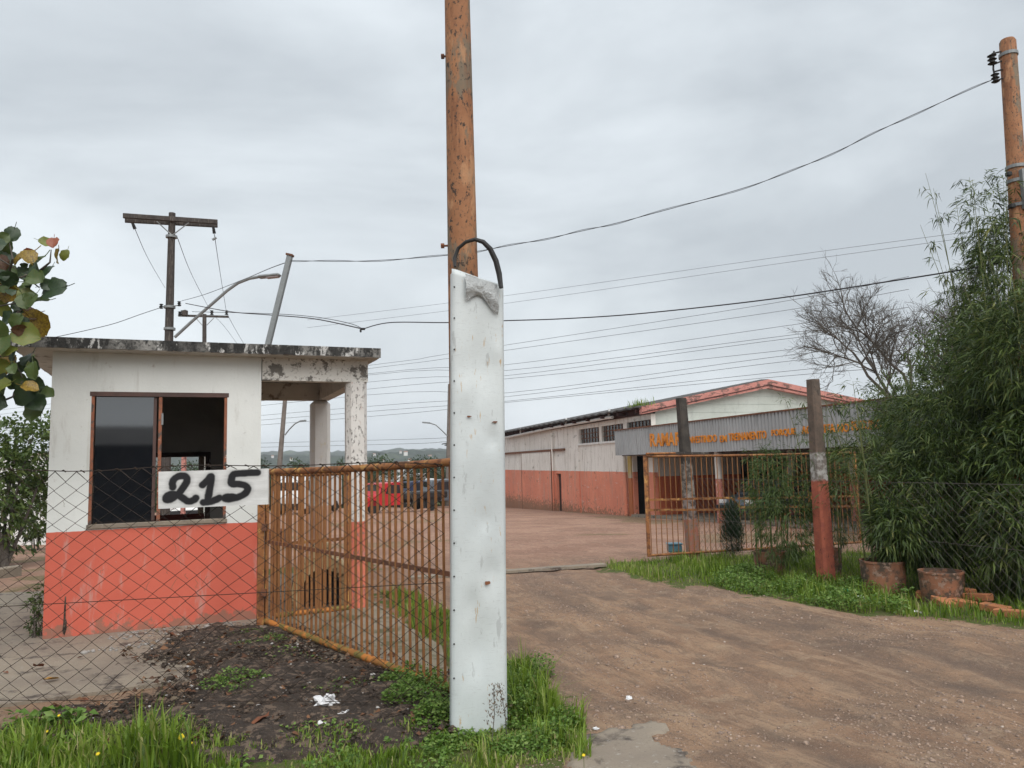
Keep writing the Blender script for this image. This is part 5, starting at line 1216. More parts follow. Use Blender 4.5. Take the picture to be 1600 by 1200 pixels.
bamboo('bamboo_clump', 'dense dark bamboo hanging over the two clay planters', q1 + V3(.05, .1, .3), [((4.98, 9.3, 1.0), (.6, .6, .82), 900), ((5.4, 9.5, 1.8), (.66, .7, .72), 760), ((4.75, 9.05, .62), (.45, .35, .35), 260), ((4.42, 9.02, .72), (.34, .3, .36), 260)], 4, 0, .135, .0165, None, 'bamboo along the right fence', hc=(1.8, 2.7), down=.35)
bamboo('bamboo_clump', 'large bamboo clump at the right edge with long drooping leaves', V3(5.95, 8.7), [((5.85, 8.6, 1.2), (.85, .8, 1.2), 1200), ((6.1, 8.9, 2.45), (.85, .85, 1.05), 1100), ((5.35, 8.15, .72), (.5, .5, .62), 420)], 12, 0, .165, .020, None, 'bamboo along the right fence', hc=(2.8, 4.2), down=.4)
bamboo('bamboo_clump', 'tall sparse bamboo reaching up beside the leaning orange pole', V3(6.75, 10.7), [((6.6, 10.6, 2.5), (.8, .8, 1.1), 620), ((6.85, 10.6, 3.7), (.5, .5, 1.1), 420), ((6.75, 10.6, 4.8), (.32, .4, .7), 90), ((7.3, 10.9, 3.9), (.6, .6, 1.3), 420)], 18, 0, .14, .0165, None, 'bamboo along the right fence', hc=(4.4, 6.1), down=.3)
bamboo('bamboo_clump', 'olive bamboo thicket behind the coral post', V3(5.65, 11.2), [((5.5, 11.0, 1.1), (.55, .7, .9), 420), ((6.0, 11.4, 1.9), (.65, .7, .7), 440)], 8, 0, .12, .014, None, 'bamboo along the right fence', hc=(1.8, 3.2), down=.35)
bamboo('feathery_shrub', 'feathery green shrub left of the coral fence post', q4 + V3(0, 0, .2), [((3.55, 10.35, .78), (.42, .4, .62), 330), ((3.45, 10.5, 1.3), (.32, .3, .45), 140)], 8, 0, .095, .011, L_SHRUB, None, 8, .25, (1.1, 1.9))
bamboo('feathery_shrub', 'wispy light shrub growing up behind the coral fence post', q3 + V3(.05, .1, .25), [((4.35, 10.7, 1.05), (.35, .35, .75), 200)], 7, 0, .10, .011, L_SHRUB, None, 8, .25, (1.5, 2.3))
def shrub(name, label, base, ells, L0, W0_, mt, stems=6, per=5, cat='shrub', down=.2, stem_m='bark', tb=0.0):
    t = thing(name, label, cat, tuple(base)); m = MB(); pp = []; oo = []
    for (c, r, n) in ells:
        q = unit(RNG.normal(size=(n, 3))); rad = .45 + .6 * RNG.random((n, 1)) ** .6; rad = rad * (.7 + .6 * fbm(q[:, :1] * 2.5 + c[0], q[:, 2:3] * 2.5 + q[:, 1:2] * 2, 2, 15))
        pp.append(np.array(c) + q * np.array(r) * rad); oo.append(q)
        for _ in range(max(2, stems // len(ells))):
            e = Vector(c) + Vector((random.uniform(-.6, .6) * r[0], random.uniform(-.6, .6) * r[1], random.uniform(-.2, .7) * r[2])); s0_ = base + Vector((random.uniform(-.08, .08), random.uniform(-.08, .08), -.05))
            rr2 = max(.006, r[0] * .022); m.tube([s0_, s0_.lerp(e, .5) + Vector((random.uniform(-.1, .1) * r[0], 0, .1 * r[2])), e], [rr2 * 1.6, rr2, rr2 * .35], 5)
    pp = np.concatenate(pp); oo = np.concatenate(oo); p, d = leaf_clusters(pp, oo, per, L0 * 1.2, .7, down); nl = len(p)
    m.build('stems', M[stem_m], t); cl = np.repeat(RNG.random(len(pp)), per)
    leaves('foliage', p, d, RNG.uniform(.6, 1.25, nl) * L0, RNG.uniform(.8, 1.2, nl) * W0_, mt, t, .3, np.clip(.2 + .4 * cl + RNG.normal(0, .18, nl) + tb, 0, 1)); return t
cy = Zp(1146, 868)
shrub('conical_shrub', 'small dark conical shrub with upright needles in front of the sliding gate', cy, [((cy.x, cy.y, .28), (.17, .17, .3), 260), ((cy.x, cy.y, .55), (.12, .12, .32), 200)], .10, .008, L_CYP, 5, 8, 'shrub', -1.6)
lb = G(10, 890)
shrub('leafy_bush', 'dark green leafy bush left of the booth', lb, [((lb.x - .9, lb.y + .3, 1.2), (1.3, 1.1, 1.25), 900), ((lb.x - .3, lb.y + 1, 1.95), (1.0, .9, .8), 500)], .13, .06, L_TREE, 10, 5)
sb = G(52, 860)
shrub('leafy_bush', 'small round bush at the left corner behind the booth', sb, [((sb.x, sb.y, .55), (.5, .45, .6), 330)], .10, .05, L_TREE, 5, 5)
wq = Zp(52, 1000)
shrub('wall_weed', 'leafy weed growing against the left foot of the booth', wq, [((wq.x, wq.y + .1, .22), (.12, .1, .26), 90)], .055, .02, L_SHRUB, 5, 5, 'weed', .1)

def branchy(m, p, d, L_, r, depth, tips, rnd, spread=.55, up=.12, shrink=.74, n=(2, 3)):
    pts = [p]; rs_ = [r]; q = p; dd = d
    for k in range(3):
        dd = (dd + Vector((rnd.gauss(0, .16), rnd.gauss(0, .16), rnd.gauss(0, .12) + up * .3))).normalized(); q = q + dd * L_ / 3; pts.append(q); rs_.append(r * (1 - .3 * (k + 1) / 3))
    m.tube(pts, rs_, 6 if depth > 2 else 4, False)
    if depth == 0: tips.append((q, dd)); return
    for i in range(rnd.randint(*n)):
        nd = (dd + Vector((rnd.gauss(0, spread), rnd.gauss(0, spread), rnd.gauss(0, spread * .8) + up))).normalized()
        s = 1.0 if i == 0 else rnd.uniform(.45, 1); b = pts[0].lerp(pts[-1], s) if s < 1 else q
        branchy(m, b if s == 1 else pts[1 + int(s * 2) if s < 1 else 3], nd, L_ * shrink * rnd.uniform(.8, 1.1), r * .64, depth - 1, tips, rnd, spread, up, shrink, n)
def tree(name, label, base, h, r, L_, depth, seed, leafset=None, spread=.55, up=.12, bm='bark', starts=4, n=(2, 3), lean=(0, 0)):
    t = thing(name, label, 'tree', tuple(base)); rnd = random.Random(seed); m = MB(); tips = []
    top = base + Vector((lean[0], lean[1], h)); m.tube([base - Vector((0, 0, .3)), base.lerp(top, .5), top], [r * 1.25, r, r * .8], 10)
    m.build('trunk', M[bm], t); m = MB()
    for i in range(starts):
        a = 6.28 * i / starts + rnd.random(); d = Vector((math.cos(a) * .8, math.sin(a) * .8, rnd.uniform(.5, 1.2))).normalized()
        branchy(m, top - Vector((0, 0, rnd.uniform(0, h * .25))), d, L_, r * .6, depth, tips, rnd, spread, up, .76, n)
    if leafset:
        m.build('branches', M[bm], t); mt, per, L0, W0_, sp = leafset
        pp = np.array([tuple(q) for q, _ in tips]); oo = np.array([tuple(d) for _, d in tips]); p, d = leaf_clusters(pp, oo, per, sp, .8, .2); nl = len(p)
        leaves('crown', p, d, RNG.uniform(.6, 1.2, nl) * L0, RNG.uniform(.8, 1.2, nl) * W0_, mt, t, .3, np.clip(.2 + .4 * np.repeat(RNG.random(len(pp)), per) + RNG.normal(0, .18, nl), 0, 1))
    else: m.build('crown', M[bm], t)
    return t
bq_ = P(1455, 700, 22.0); bq_.z = gz(22)
tree('bare_tree', 'leafless spreading tree rising behind the canopy', bq_, 3.2, .11, 1.88, 7, 5, None, .52, .10, 'bark', 5, (2, 4))
g1 = P(1440, 700, 16.5); g1.z = gz(16.5)
tree('green_tree', 'mid green tree behind the bamboo in front of the bare branches', g1, 1.6, .09, .85, 4, 9, (L_TREE, 30, .10, .03, .5), .6, .1, 'bark', 6)
g2 = P(1530, 700, 14.5); g2.z = gz(14.5)
tree('green_tree', 'olive green tree between the bamboo and the leaning orange pole', g2, 2.0, .08, .9, 4, 12, (L_TREE, 26, .12, .025, .5), .55, .2, 'bark', 6)

# sea-grape-like tree at the left edge: every leaf its own part
st_ = thing('broad_leaf_tree', 'tree with large round green and yellow leaves reaching in at the left edge', 'tree', (-5.35, 6.7, 0))
m = MB(); m.tube([(-5.35, 6.7, -.2), (-5.3, 6.65, 1.4), (-5.1, 6.6, 2.5)], [.09, .07, .05], 10); m.build('trunk', M['bark'], st_)
m = MB(); twigs = []
def twig(a, b, c, r=.010):
    m.tube([a, b, c], [r * 1.6, r, r * .5], 6); twigs.append((a, b, c))
o_ = Vector((-5.1, 6.6, 2.4)); Y6 = 6.55
lv_ = [(20, 365, 30, 0), (8, 385, 34, 1), (38, 400, 40, 3), (58, 410, 44, 1), (70, 378, 30, 2), (83, 378, 22, 4), (90, 400, 30, 3), (102, 398, 24, 2), (10, 425, 40, 1), (30, 425, 36, 0), (75, 422, 36, 0), (50, 437, 44, 1), (12, 455, 54, 3), (40, 462, 34, 2), (85, 452, 44, 0), (74, 445, 28, 0), (48, 468, 32, 1), (55, 505, 54, 3), (42, 492, 36, 5), (5, 482, 36, 2), (10, 500, 40, 0), (30, 515, 28, 5), (0, 535, 40, 1), (8, 560, 50, 3), (22, 555, 40, 0), (50, 570, 36, 0), (52, 578, 40, 1), (20, 595, 40, 0), (30, 590, 30, 1), (60, 600, 38, 0), (40, 615, 50, 0), (55, 628, 48, 0), (68, 615, 36, 1), (5, 610, 40, 1), (10, 400, 36, 0), (2, 410, 30, 5), (14, 440, 28, 4), (45, 395, 22, 4), (0, 450, 44, 1), (28, 482, 30, 0), (-8, 470, 50, 0), (-8, 520, 50, 1), (-10, 590, 50, 0), (-10, 380, 50, 0), (-15, 430, 50, 1), (-15, 560, 50, 2), (-12, 630, 50, 0), (20, 575, 30, 1), (34, 450, 24, 1), (62, 470, 30, 1)]
lcol = [((.016, .036, .016), (.026, .055, .02)), ((.05, .09, .022), (.075, .10, .024)), ((.13, .17, .03), (.17, .17, .03)), ((.30, .20, .02), (.15, .085, .016)), ((.22, .05, .03), (.30, .09, .04)), ((.08, .032, .02), (.12, .06, .03))]
def leafmesh(ci):
    b = NB('broad_leaf_%d' % ci); f_ = b.ramp(b.noise(14, 6, .6, loc=(ci, 0, 0)), .40, .62); vein = b.n('ShaderNodeTexWave'); vein.inputs['Scale'].default_value = 5.5; vein.inputs['Distortion'].default_value = 1.2; b.l(b.tc, vein.inputs['Vector'])
    c = b.mix(f_, lcol[ci][0], lcol[ci][1]); c = b.mix(b.math('MULTIPLY', b.ramp(vein.outputs['Fac'], .8, 1), .25), c, (.16, .17, .06)); b.col(c); b.fin(.42, 0, .45)
    tr = b.n('ShaderNodeBsdfTranslucent'); b.l(c, tr.inputs[0]); mx = b.n('ShaderNodeMixShader'); mx.inputs[0].default_value = .25; b.l(b.bs.outputs[0], mx.inputs[1]); b.l(tr.outputs[0], mx.inputs[2]); b.l(mx.outputs[0], b.out.inputs[0])
    mm = MB(); V = []; na, nr = 7, 9; rq = random.Random(ci * 5 + 1)
    for i in range(nr):
        t = i / (nr - 1); half = .47 * (math.sin(math.pi * min(1, t * .93 + .05)) ** .55) * (1 if t < .97 else .35)
        for j in range(na):
            u_ = -1 + 2 * j / (na - 1); y = u_ * half * (1 + .07 * math.sin(t * 17 + ci * 2 + j)); x = t * 1.06 + .03 * math.sin(7 * u_ + ci)
            V.append((x, y, .34 * abs(y) ** 1.2 - .30 * (t - .35) ** 2 + .035 * math.sin(t * 11 + u_ * 3 + ci) * abs(u_) + rq.uniform(-.012, .012)))
    mm.add(V, [(i * na + j, i * na + j + 1, (i + 1) * na + j + 1, (i + 1) * na + j) for i in range(nr - 1) for j in range(na - 1)]); mm.tube([(-.35, 0, .05), (-.1, 0, 0), (.5, 0, -.012)], [.02, .02, .008], 4); return mm.mesh('leaf', b.m, True)
lms = [leafmesh(i) for i in range(6)]
br_main = [[(-30, 470), (10, 440), (60, 425)], [(-30, 480), (0, 478), (45, 470)], [(60, 425), (78, 410), (80, 390)], [(-30, 520), (10, 500), (40, 480)], [(-30, 560), (20, 555), (35, 590)], [(-20, 600), (10, 580), (25, 555)], [(10, 440), (20, 405), (15, 380)], [(40, 430), (50, 440), (62, 450)], [(-30, 400), (0, 405), (25, 420)], [(-30, 640), (20, 620), (35, 595)]]
for b3 in br_main: twig(*[P(x, y, Y6 + random.uniform(-.1, .1)) for x, y in b3], .008)
m.tube([o_, P(-60, 480, Y6), P(-30, 475, Y6)], [.03, .02, .012], 6); m.tube([o_, P(-60, 600, Y6), P(-30, 600, Y6)], [.03, .02, .012], 6); m.tube([o_, P(-60, 420, Y6), P(-30, 400, Y6)], [.03, .02, .012], 6)
rb9 = random.Random(8); ends9 = []
for k in range(16):
    e9 = Vector((-5.3 + rb9.uniform(-1.0, .25), 6.6 + rb9.uniform(-.8, .9), rb9.uniform(2.2, 3.7))); md = o_.lerp(e9, .55) + Vector((0, 0, .12)); m.tube([o_, md, e9], [.02, .012, .006], 5); ends9 += [md, md.lerp(e9, .5), e9]
bro = m.build('branches', M['bark'], st_)
for q9 in ends9:
    for _ in range(3):
        q = q9 + Vector((rb9.gauss(0, .14), rb9.gauss(0, .14), rb9.gauss(-.03, .12)))
        if q.x / q.y > -.655: continue
        sz = rb9.uniform(.13, .24); nrm = Vector((rb9.gauss(0, .6), rb9.gauss(-.4, .6), .8)).normalized(); xa = Vector((rb9.gauss(0, 1), rb9.gauss(0, 1), rb9.gauss(-.6, .4))); xa = (xa - nrm * xa.dot(nrm)).normalized(); ya = nrm.cross(xa)
        inst('leaf', lms[rb9.choice([0, 0, 0, 1, 1, 2, 3])], Matrix.Translation(q) @ Matrix(((xa.x, ya.x, nrm.x), (xa.y, ya.y, nrm.y), (xa.z, ya.z, nrm.z))).to_4x4() @ Matrix.Diagonal((sz, sz, sz, 1)) @ Matrix.Translation((-.5, 0, 0)), st_)
rl = random.Random(21)
lv_ += [(a + rl.uniform(-22, 14), b + rl.uniform(-20, 20), c * .85, rl.choice([0, 0, 0, 0, 1, 1, 1, 2, 3])) for (a, b, c, d) in lv_ if a < 62]
for (x, y, s, ci) in lv_:
    q = P(x, y, Y6 + random.uniform(-.25, .2)); sz = s / FPX * Y6 * random.uniform(.62, .92)
    nrm = Vector((random.gauss(.1, .55), -1, random.gauss(.35, .5))).normalized(); xa = Vector((random.gauss(.1, .8), 0, random.gauss(-.6, .5))); xa = (xa - nrm * xa.dot(nrm)).normalized(); ya = nrm.cross(xa)
    Rm = Matrix(((xa.x, ya.x, nrm.x), (xa.y, ya.y, nrm.y), (xa.z, ya.z, nrm.z))).to_4x4()
    m0_ = lms[ci]; inst('leaf', m0_, Matrix.Translation(q) @ Rm @ Matrix.Diagonal((sz, sz, sz, 1)) @ Matrix.Translation((-.5, 0, 0)), st_)

# ------------------------------------------------------------------ poles with cables
def cable(name, pts, r, mt, lab, grp=None, n=4, sub=10):
    pts = [Vector(p) for p in pts]; out = []
    k = len(pts)
    for i in range(k - 1):
        p0, p1, p2, p3 = pts[max(i - 1, 0)], pts[i], pts[i + 1], pts[min(i + 2, k - 1)]
        for j in range(sub):
            t = j / sub; out.append(.5 * ((2 * p1) + (p2 - p0) * t + (2 * p0 - 5 * p1 + 4 * p2 - p3) * t * t + (3 * p1 - p0 - 3 * p2 + p3) * t ** 3))
    out.append(pts[-1]); o = MB().tube(out, r, n).build(name, mt, None, True); return tag(o, lab, 'cable', grp), out
def insul(c, s=1.0, ax=None):
    m = MB(Matrix.Translation(c)); pr = []
    for k in range(3): pr += [(.03 * s, k * .05 * s), (.055 * s, k * .05 * s + .015 * s), (.03 * s, k * .05 * s + .03 * s)]
    m.lathe((0, 0, -.075 * s), pr, 12); return m
# right pole
rp0 = P(1632, 905, 10.3); rp0.z = 0; rtop = P(1574, 62, 10.3); rmid = P(1592, 330, 10.3)
rp0 = rtop + (rmid - rtop) * (rtop.z + .2) / (rtop.z - rmid.z)
rpo = thing('utility_pole', 'leaning orange painted pole with black insulators at the right edge', 'utility pole', (rp0.x, rp0.y, 0))
MB().tube([rp0, rp0.lerp(rtop, .5), rtop - Vector((0, 0, .04)), rtop], [.15, .125, .105, .085], 16).build('shaft', M['polepaint'], rpo, True)
def band(px, py, w_, nm='band'):
    c = P(px, py, 10.3); s = (c.z - rp0.z) / (rtop.z - rp0.z); c = rp0.lerp(rtop, s); r = .15 + (.105 - .15) * s + .008
    MB(Matrix.Translation(c)).lathe((0, 0, 0), [(r, -w_), (r + .006, -w_), (r + .006, w_), (r, w_)], 18).build(nm, M['galv'], rpo); return c, r
for (x, y) in ((1576, 86), (1586, 262), (1590, 284), (1592, 322)): band(x, y, .022)
for (x, y, s) in ((1550, 92, 1.1), (1555, 121, 1.0)):
    c = P(x, y, 10.25); insul(c, s).build('insulator', M['rubber'], rpo, True)
MB().tube([P(1553, 80, 10.27), P(1552, 108, 10.27), P(1556, 128, 10.27)], .012, 6).build('rack_rod', M['rubber'], rpo)
for (a, b) in (((1550, 84), (1566, 80)), ((1552, 101), (1566, 95)), ((1554, 112), (1568, 108)), ((1557, 126), (1570, 121))): MB().tube([P(*a, 10.27), P(*b, 10.3)], .012, 6).build('rack_arm', M['rubber'], rpo)
for (x, y) in ((1580, 272), (1585, 322)): MB().box(P(x - 4, y, 10.2), (.07, .07, .06), bev=.01).build('clamp', M['rubber'], rpo)
MB().box(P(1601, 295, 10.15), (.07, .07, .55)).build('bracket', M['galv'], rpo)
# leaning galvanised post behind the booth
lt = P(453, 400, 12.2); lb_ = P(421, 530, 12.2); lbase = lt + (lb_ - lt) * (lt.z + .1) / (lt.z - lb_.z)
lp = thing('steel_post', 'leaning grey steel post sticking up behind the booth roof', 'post', (lbase.x, lbase.y, 0))
dl_ = lt - lbase; MB().box((lt + lbase) / 2, (.085, .085, dl_.length), dl_.to_track_quat('Z', 'Y').to_matrix(), .008).build('shaft', M['galv'], lp)
MB().box(lt + Vector((0, 0, .015)), (.11, .11, .03), dl_.to_track_quat('Z', 'Y').to_matrix()).build('cap', M['rail_dark'], lp)
# wooden double arm pole
def H2(px, py, Y): return P(px, py, Y)
Y1 = 26.0; ptop = P(269, 333, Y1); pbx = P(264, 527, Y1); pb0 = ptop + (pbx - ptop) * (ptop.z - gz(Y1) + .3) / (ptop.z - pbx.z)
p1o = thing('utility_pole', 'dark wooden utility pole with double cross arm and lamp arm behind the booth', 'utility pole', tuple(pb0))
MB().tube([pb0, pb0.lerp(ptop, .5), ptop], [.18, .15, .11], 12).build('shaft', M['wood'], p1o, True)
for (a, b, dy) in (((192, 337), (340, 347), -.16), ((195, 344), (340, 352), .16)):
    A, B = P(*a, Y1 - .6 + dy), P(*b, Y1 + .6 + dy); m = MB(); m.box((A + B) / 2, ((B - A).length, .11, .16), (B - A).to_track_quat('X', 'Z').to_matrix(), .01); m.build('cross_arm', M['wood'], p1o)
for (a, b) in (((245, 346), (268, 367)), ((295, 348), (270, 367))):
    for dy in (-.14, .14): MB().tube([P(*a, Y1 + dy), P(*b, Y1 + dy)], .02, 5).build('brace', M['galv'], p1o)
for (a, b) in (((206, 346), (211, 358)), ((333, 353), (335, 365))): MB().tube([P(*a, Y1), P(*b, Y1 + .1)], [.045, .06], 8).build('insulator', M['rubber'], p1o)
q = P(335, 373, Y1); MB().box(q, (.16, .06, .07), Euler((0, -.5, 0)).to_matrix(), .01).build('clamp', M['galv'], p1o)
for (x, y) in ((252, 478), (280, 474), (281, 490)): insul(P(x, y, Y1 - .1), 1.3).build('insulator', M['rubber'], p1o, True)
MB().tube([P(249, 480, Y1 - .1), P(283, 477, Y1 - .1)], .02, 5).build('rack_arm', M['galv'], p1o)
for y in (370, 514, 480): 
    c = P(268 if y < 400 else 265, y, Y1); MB(Matrix.Translation(c)).lathe((0, 0, 0), [(.16, -.04), (.19, -.04), (.19, .04), (.16, .04)], 12).build('band', M['galv'], p1o)
la = [(273, 527), (300, 502), (330, 476), (355, 454), (372, 442), (390, 435), (407, 432)]
MB().tube([P(x, y, Y1 - .2 - .01 * i) for i, (x, y) in enumerate(la)], .055, 8).build('lamp_arm', M['galv'], p1o, True)
A, B = P(404, 433, Y1 - .3), P(438, 429.5, Y1 - .35); lhd = MB(); lhd.box((A + B) / 2, ((B - A).length, .28, .10), (B - A).to_track_quat('X', 'Z').to_matrix(), .04); lh = lhd.build('lamp_head', M['galv'], p1o)
MB().box((A * .35 + B * .65) - Vector((0, 0, .06)), ((B - A).length * .55, .22, .04), (B - A).to_track_quat('X', 'Z').to_matrix(), .01).build('lens', M['lampglass'], lh)
# second pole
Y2 = 52.0; t2 = P(319.5, 491, Y2); b2 = P(319, 700, Y2); b2 = t2 + (b2 - t2) * (t2.z - gz(Y2)) / (t2.z - b2.z)
p2o = thing('utility_pole', 'smaller distant utility pole with single cross arm just above the booth roof', 'utility pole', tuple(b2))
MB().tube([b2, t2], [.18, .13], 10).build('shaft', M['wood'], p2o)
A, B = P(279, 493, Y2), P(357, 495, Y2); MB().box((A + B) / 2, ((B - A).length, .12, .14), (B - A).to_track_quat('X', 'Z').to_matrix()).build('cross_arm', M['wood'], p2o)
for x in (285, 331, 354): insul(P(x, 488, Y2), 2.4).build('insulator', M['rubber'], p2o)
MB().lathe(P(289, 489, Y2 - .2), [(.2, -.18), (.2, .15), (.05, .22)], 10).build('transformer', M['wood'], p2o)
for (a, b) in (((306, 497), (316, 508)), ((334, 497), (323, 508))): MB().tube([P(*a, Y2), P(*b, Y2)], .025, 5).build('brace', M['galv'], p2o)
# far lamp poles
def lamp_pole(Yp, top, bot, arm, lab):
    T, Bq = P(*top, Yp), P(*bot, Yp); b0 = T + (Bq - T) * (T.z - gz(Yp) + .2) / (T.z - Bq.z); t = thing('utility_pole', lab, 'utility pole', tuple(b0))
    MB().tube([b0, T], [.24, .17], 10).build('shaft', M['concrete_pole'], t); MB().tube([P(x, y, Yp - .3) for x, y in arm[:-1]], .06, 6).build('lamp_arm', M['galv'], t)
    a, b = P(*arm[-2], Yp - .3), P(*arm[-1], Yp - .3); m = MB(); m.box((a + b) / 2, ((b - a).length, .3, .12), (b - a).to_track_quat('X', 'Z').to_matrix()); m.build('lamp_head', M['galv'], t); return t
lamp_pole(66., (447, 606), (437, 725), [(445, 680), (452, 671), (461, 662), (469, 658), (478, 657)], 'far concrete utility pole with lamp arm seen through the booth porch')
lamp_pole(66., (703, 600), (701, 712), [(699, 681), (690, 672), (681, 664), (672, 661), (660, 660)], 'far lamp pole mostly hidden behind the white panel')

# cables
def twisted(pts, r, mt, lab):
    _, c = cable('service_cable', pts, r, mt, lab); m = MB(); o2 = []
    for i, p in enumerate(c): o2.append(p + Vector((0, 0, .018 * math.sin(i * .55))) + Vector((0, .012 * math.cos(i * .55), 0)))
    o = MB().tube(o2, r * .8, 4).build('second_strand', mt, bpy.data.objects[_.name], True); return c
def pxline(pts, Ya, Yb): 
    n = len(pts); x0_, x1_ = pts[0][0], pts[-1][0]
    return [P(x, y, Ya + (Yb - Ya) * (x - x0_) / (x1_ - x0_)) for x, y in pts]
twisted(pxline([(1552, 124), (1410, 187), (1300, 240), (1180, 288), (1000, 339), (900, 363), (800, 383), (698, 399), (560, 408), (455, 407)], 10.25, 12.2), .005, M['wire'], 'twisted service cable from the right orange pole to the leaning steel post')
cable('service_cable', pxline([(1600, 404), (1500, 422), (1400, 438), (1200, 468), (1000, 490), (880, 498), (790, 501), (700, 504), (610, 504), (567, 514)], 10.2, 17.0), .011, M['wire_blk'], 'thick black cable crossing from the bamboo to a splice left of the pole')
cable('service_cable', pxline([(567, 514), (490, 498), (420, 492), (360, 487), (290, 474)], 17.0, 25.9), .013, M['wire_blk'], 'dark cable from the splice to the wooden pole')
cable('service_cable', pxline([(567, 514), (545, 505), (490, 495), (420, 490), (300, 487)], 17.0, 25.9), .008, M['wire'], 'thin cable running below the dark one to the wooden pole')
sp = MB(); c = P(567, 514, 17.0); sp.box(c, (.10, .05, .05), None, .01); sp.box(c + Vector((-.05, 0, -.04)), (.04, .04, .07), None, .008); tag(sp.build('cable_splice', M['rubber']), 'small black splice box hanging where the cables meet', 'splice box')
cable('service_cable', pxline([(453, 408), (420, 420), (380, 437), (320, 460), (284, 470)], 12.2, 25.9), .008, M['wire'], 'cable sagging from the leaning steel post to the wooden pole')
cable('service_cable', pxline([(250, 481), (220, 491), (180, 505), (140, 515), (90, 526), (40, 536)], 25.9, 22), .010, M['wire'], 'cable leaving the wooden pole toward the left above the booth roof')
for (pts, lab) in (([(211, 358), (232, 405), (258, 450)], 'conductor hanging down from the left end of the double cross arm'), ([(276, 368), (300, 430), (331, 490)], 'conductor running from the pole centre to the distant cross arm'), ([(335, 366), (343, 420), (354, 489)], 'conductor running from the right end of the double cross arm')):
    cable('conductor', [P(x, y, Y1 + (Y2 - Y1) * i / 2) for i, (x, y) in enumerate(pts)], .012, M['wire'], lab)
for (pts, lab) in (([(331, 490), (352, 512), (376, 545)], 'thin conductor leaving the distant cross arm, inner one'), ([(354, 489), (372, 522), (395, 560)], 'thin conductor leaving the distant cross arm, outer one')):
    cable('conductor', [P(x, y, Y2 + 15 * i) for i, (x, y) in enumerate(pts)], .016, M['wire'], lab)
far = [((-20, 643), (575, 571), (700, 553), (1200, 475), (1420, 432)), ((-20, 650), (575, 576), (700, 560), (1200, 489), (1420, 452)), ((-20, 658), (575, 584), (790, 570), (1200, 513), (1420, 480)), ((-20, 664), (575, 586), (790, 579), (1200, 528), (1420, 500)),
       ((-20, 671), (575, 597), (790, 587), (1200, 533), (1420, 507)), ((-20, 676), (575, 608), (790, 592), (1200, 550), (1420, 522)), ((-20, 681), (575, 617), (790, 614), (1200, 559), (1420, 536)), ((-20, 686), (575, 635), (790, 620), (1200, 568), (1420, 546)),
       ((-20, 691), (575, 643), (790, 627), (1200, 583), (1420, 562)), ((-20, 696), (575, 651), (790, 629), (1200, 590), (1420, 572)), ((-20, 703), (575, 688), (700, 684), (790, 681), (860, 678)), ((-20, 708), (575, 695), (700, 690), (790, 687), (860, 685))]
ordn = ['topmost', 'second', 'third', 'fourth', 'fifth', 'sixth', 'seventh', 'eighth', 'ninth', 'lowest']
for fi_, pts in enumerate(far):
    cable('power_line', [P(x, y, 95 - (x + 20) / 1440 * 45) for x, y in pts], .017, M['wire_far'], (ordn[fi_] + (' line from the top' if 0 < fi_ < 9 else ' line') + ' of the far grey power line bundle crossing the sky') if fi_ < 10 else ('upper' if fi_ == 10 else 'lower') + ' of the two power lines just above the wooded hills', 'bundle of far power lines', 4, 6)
for (yl, yr) in ((462, 362), (474, 371)):
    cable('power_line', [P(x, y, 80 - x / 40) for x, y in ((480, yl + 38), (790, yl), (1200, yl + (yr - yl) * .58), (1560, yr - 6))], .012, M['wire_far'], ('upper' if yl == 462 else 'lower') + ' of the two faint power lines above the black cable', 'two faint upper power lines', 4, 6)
# lattice mast behind the bamboo
lm0 = P(1556, 700, 30.0); lm0.z = gz(30); lm1 = P(1553, 352, 30.0); mst = thing('lattice_mast', 'slim steel lattice mast showing through the top of the bamboo', 'mast', tuple(lm0)); m = MB(); m2 = MB(); nst = 16
for k in range(4):
    a = math.pi / 4 + k * math.pi / 2; m.tube([lm0 + Vector((math.cos(a), math.sin(a), 0)) * .8, lm1 + Vector((math.cos(a), math.sin(a), 0)) * .12], .03, 5)
    a2 = a + math.pi / 2
    for i in range(nst):
        s, s2 = i / nst, (i + 1) / nst; r1, r2 = .8 - .68 * s, .8 - .68 * s2; m2.tube([lm0.lerp(lm1, s) + Vector((math.cos(a), math.sin(a), 0)) * r1, lm0.lerp(lm1, s2) + Vector((math.cos(a2), math.sin(a2), 0)) * r2], .018, 4); m2.tube([lm0.lerp(lm1, s) + Vector((math.cos(a2), math.sin(a2), 0)) * r1, lm0.lerp(lm1, s2) + Vector((math.cos(a), math.sin(a), 0)) * r2], .018, 4)
m.build('legs', M['galv'], mst); m2.build('bracing', M['galv'], mst)

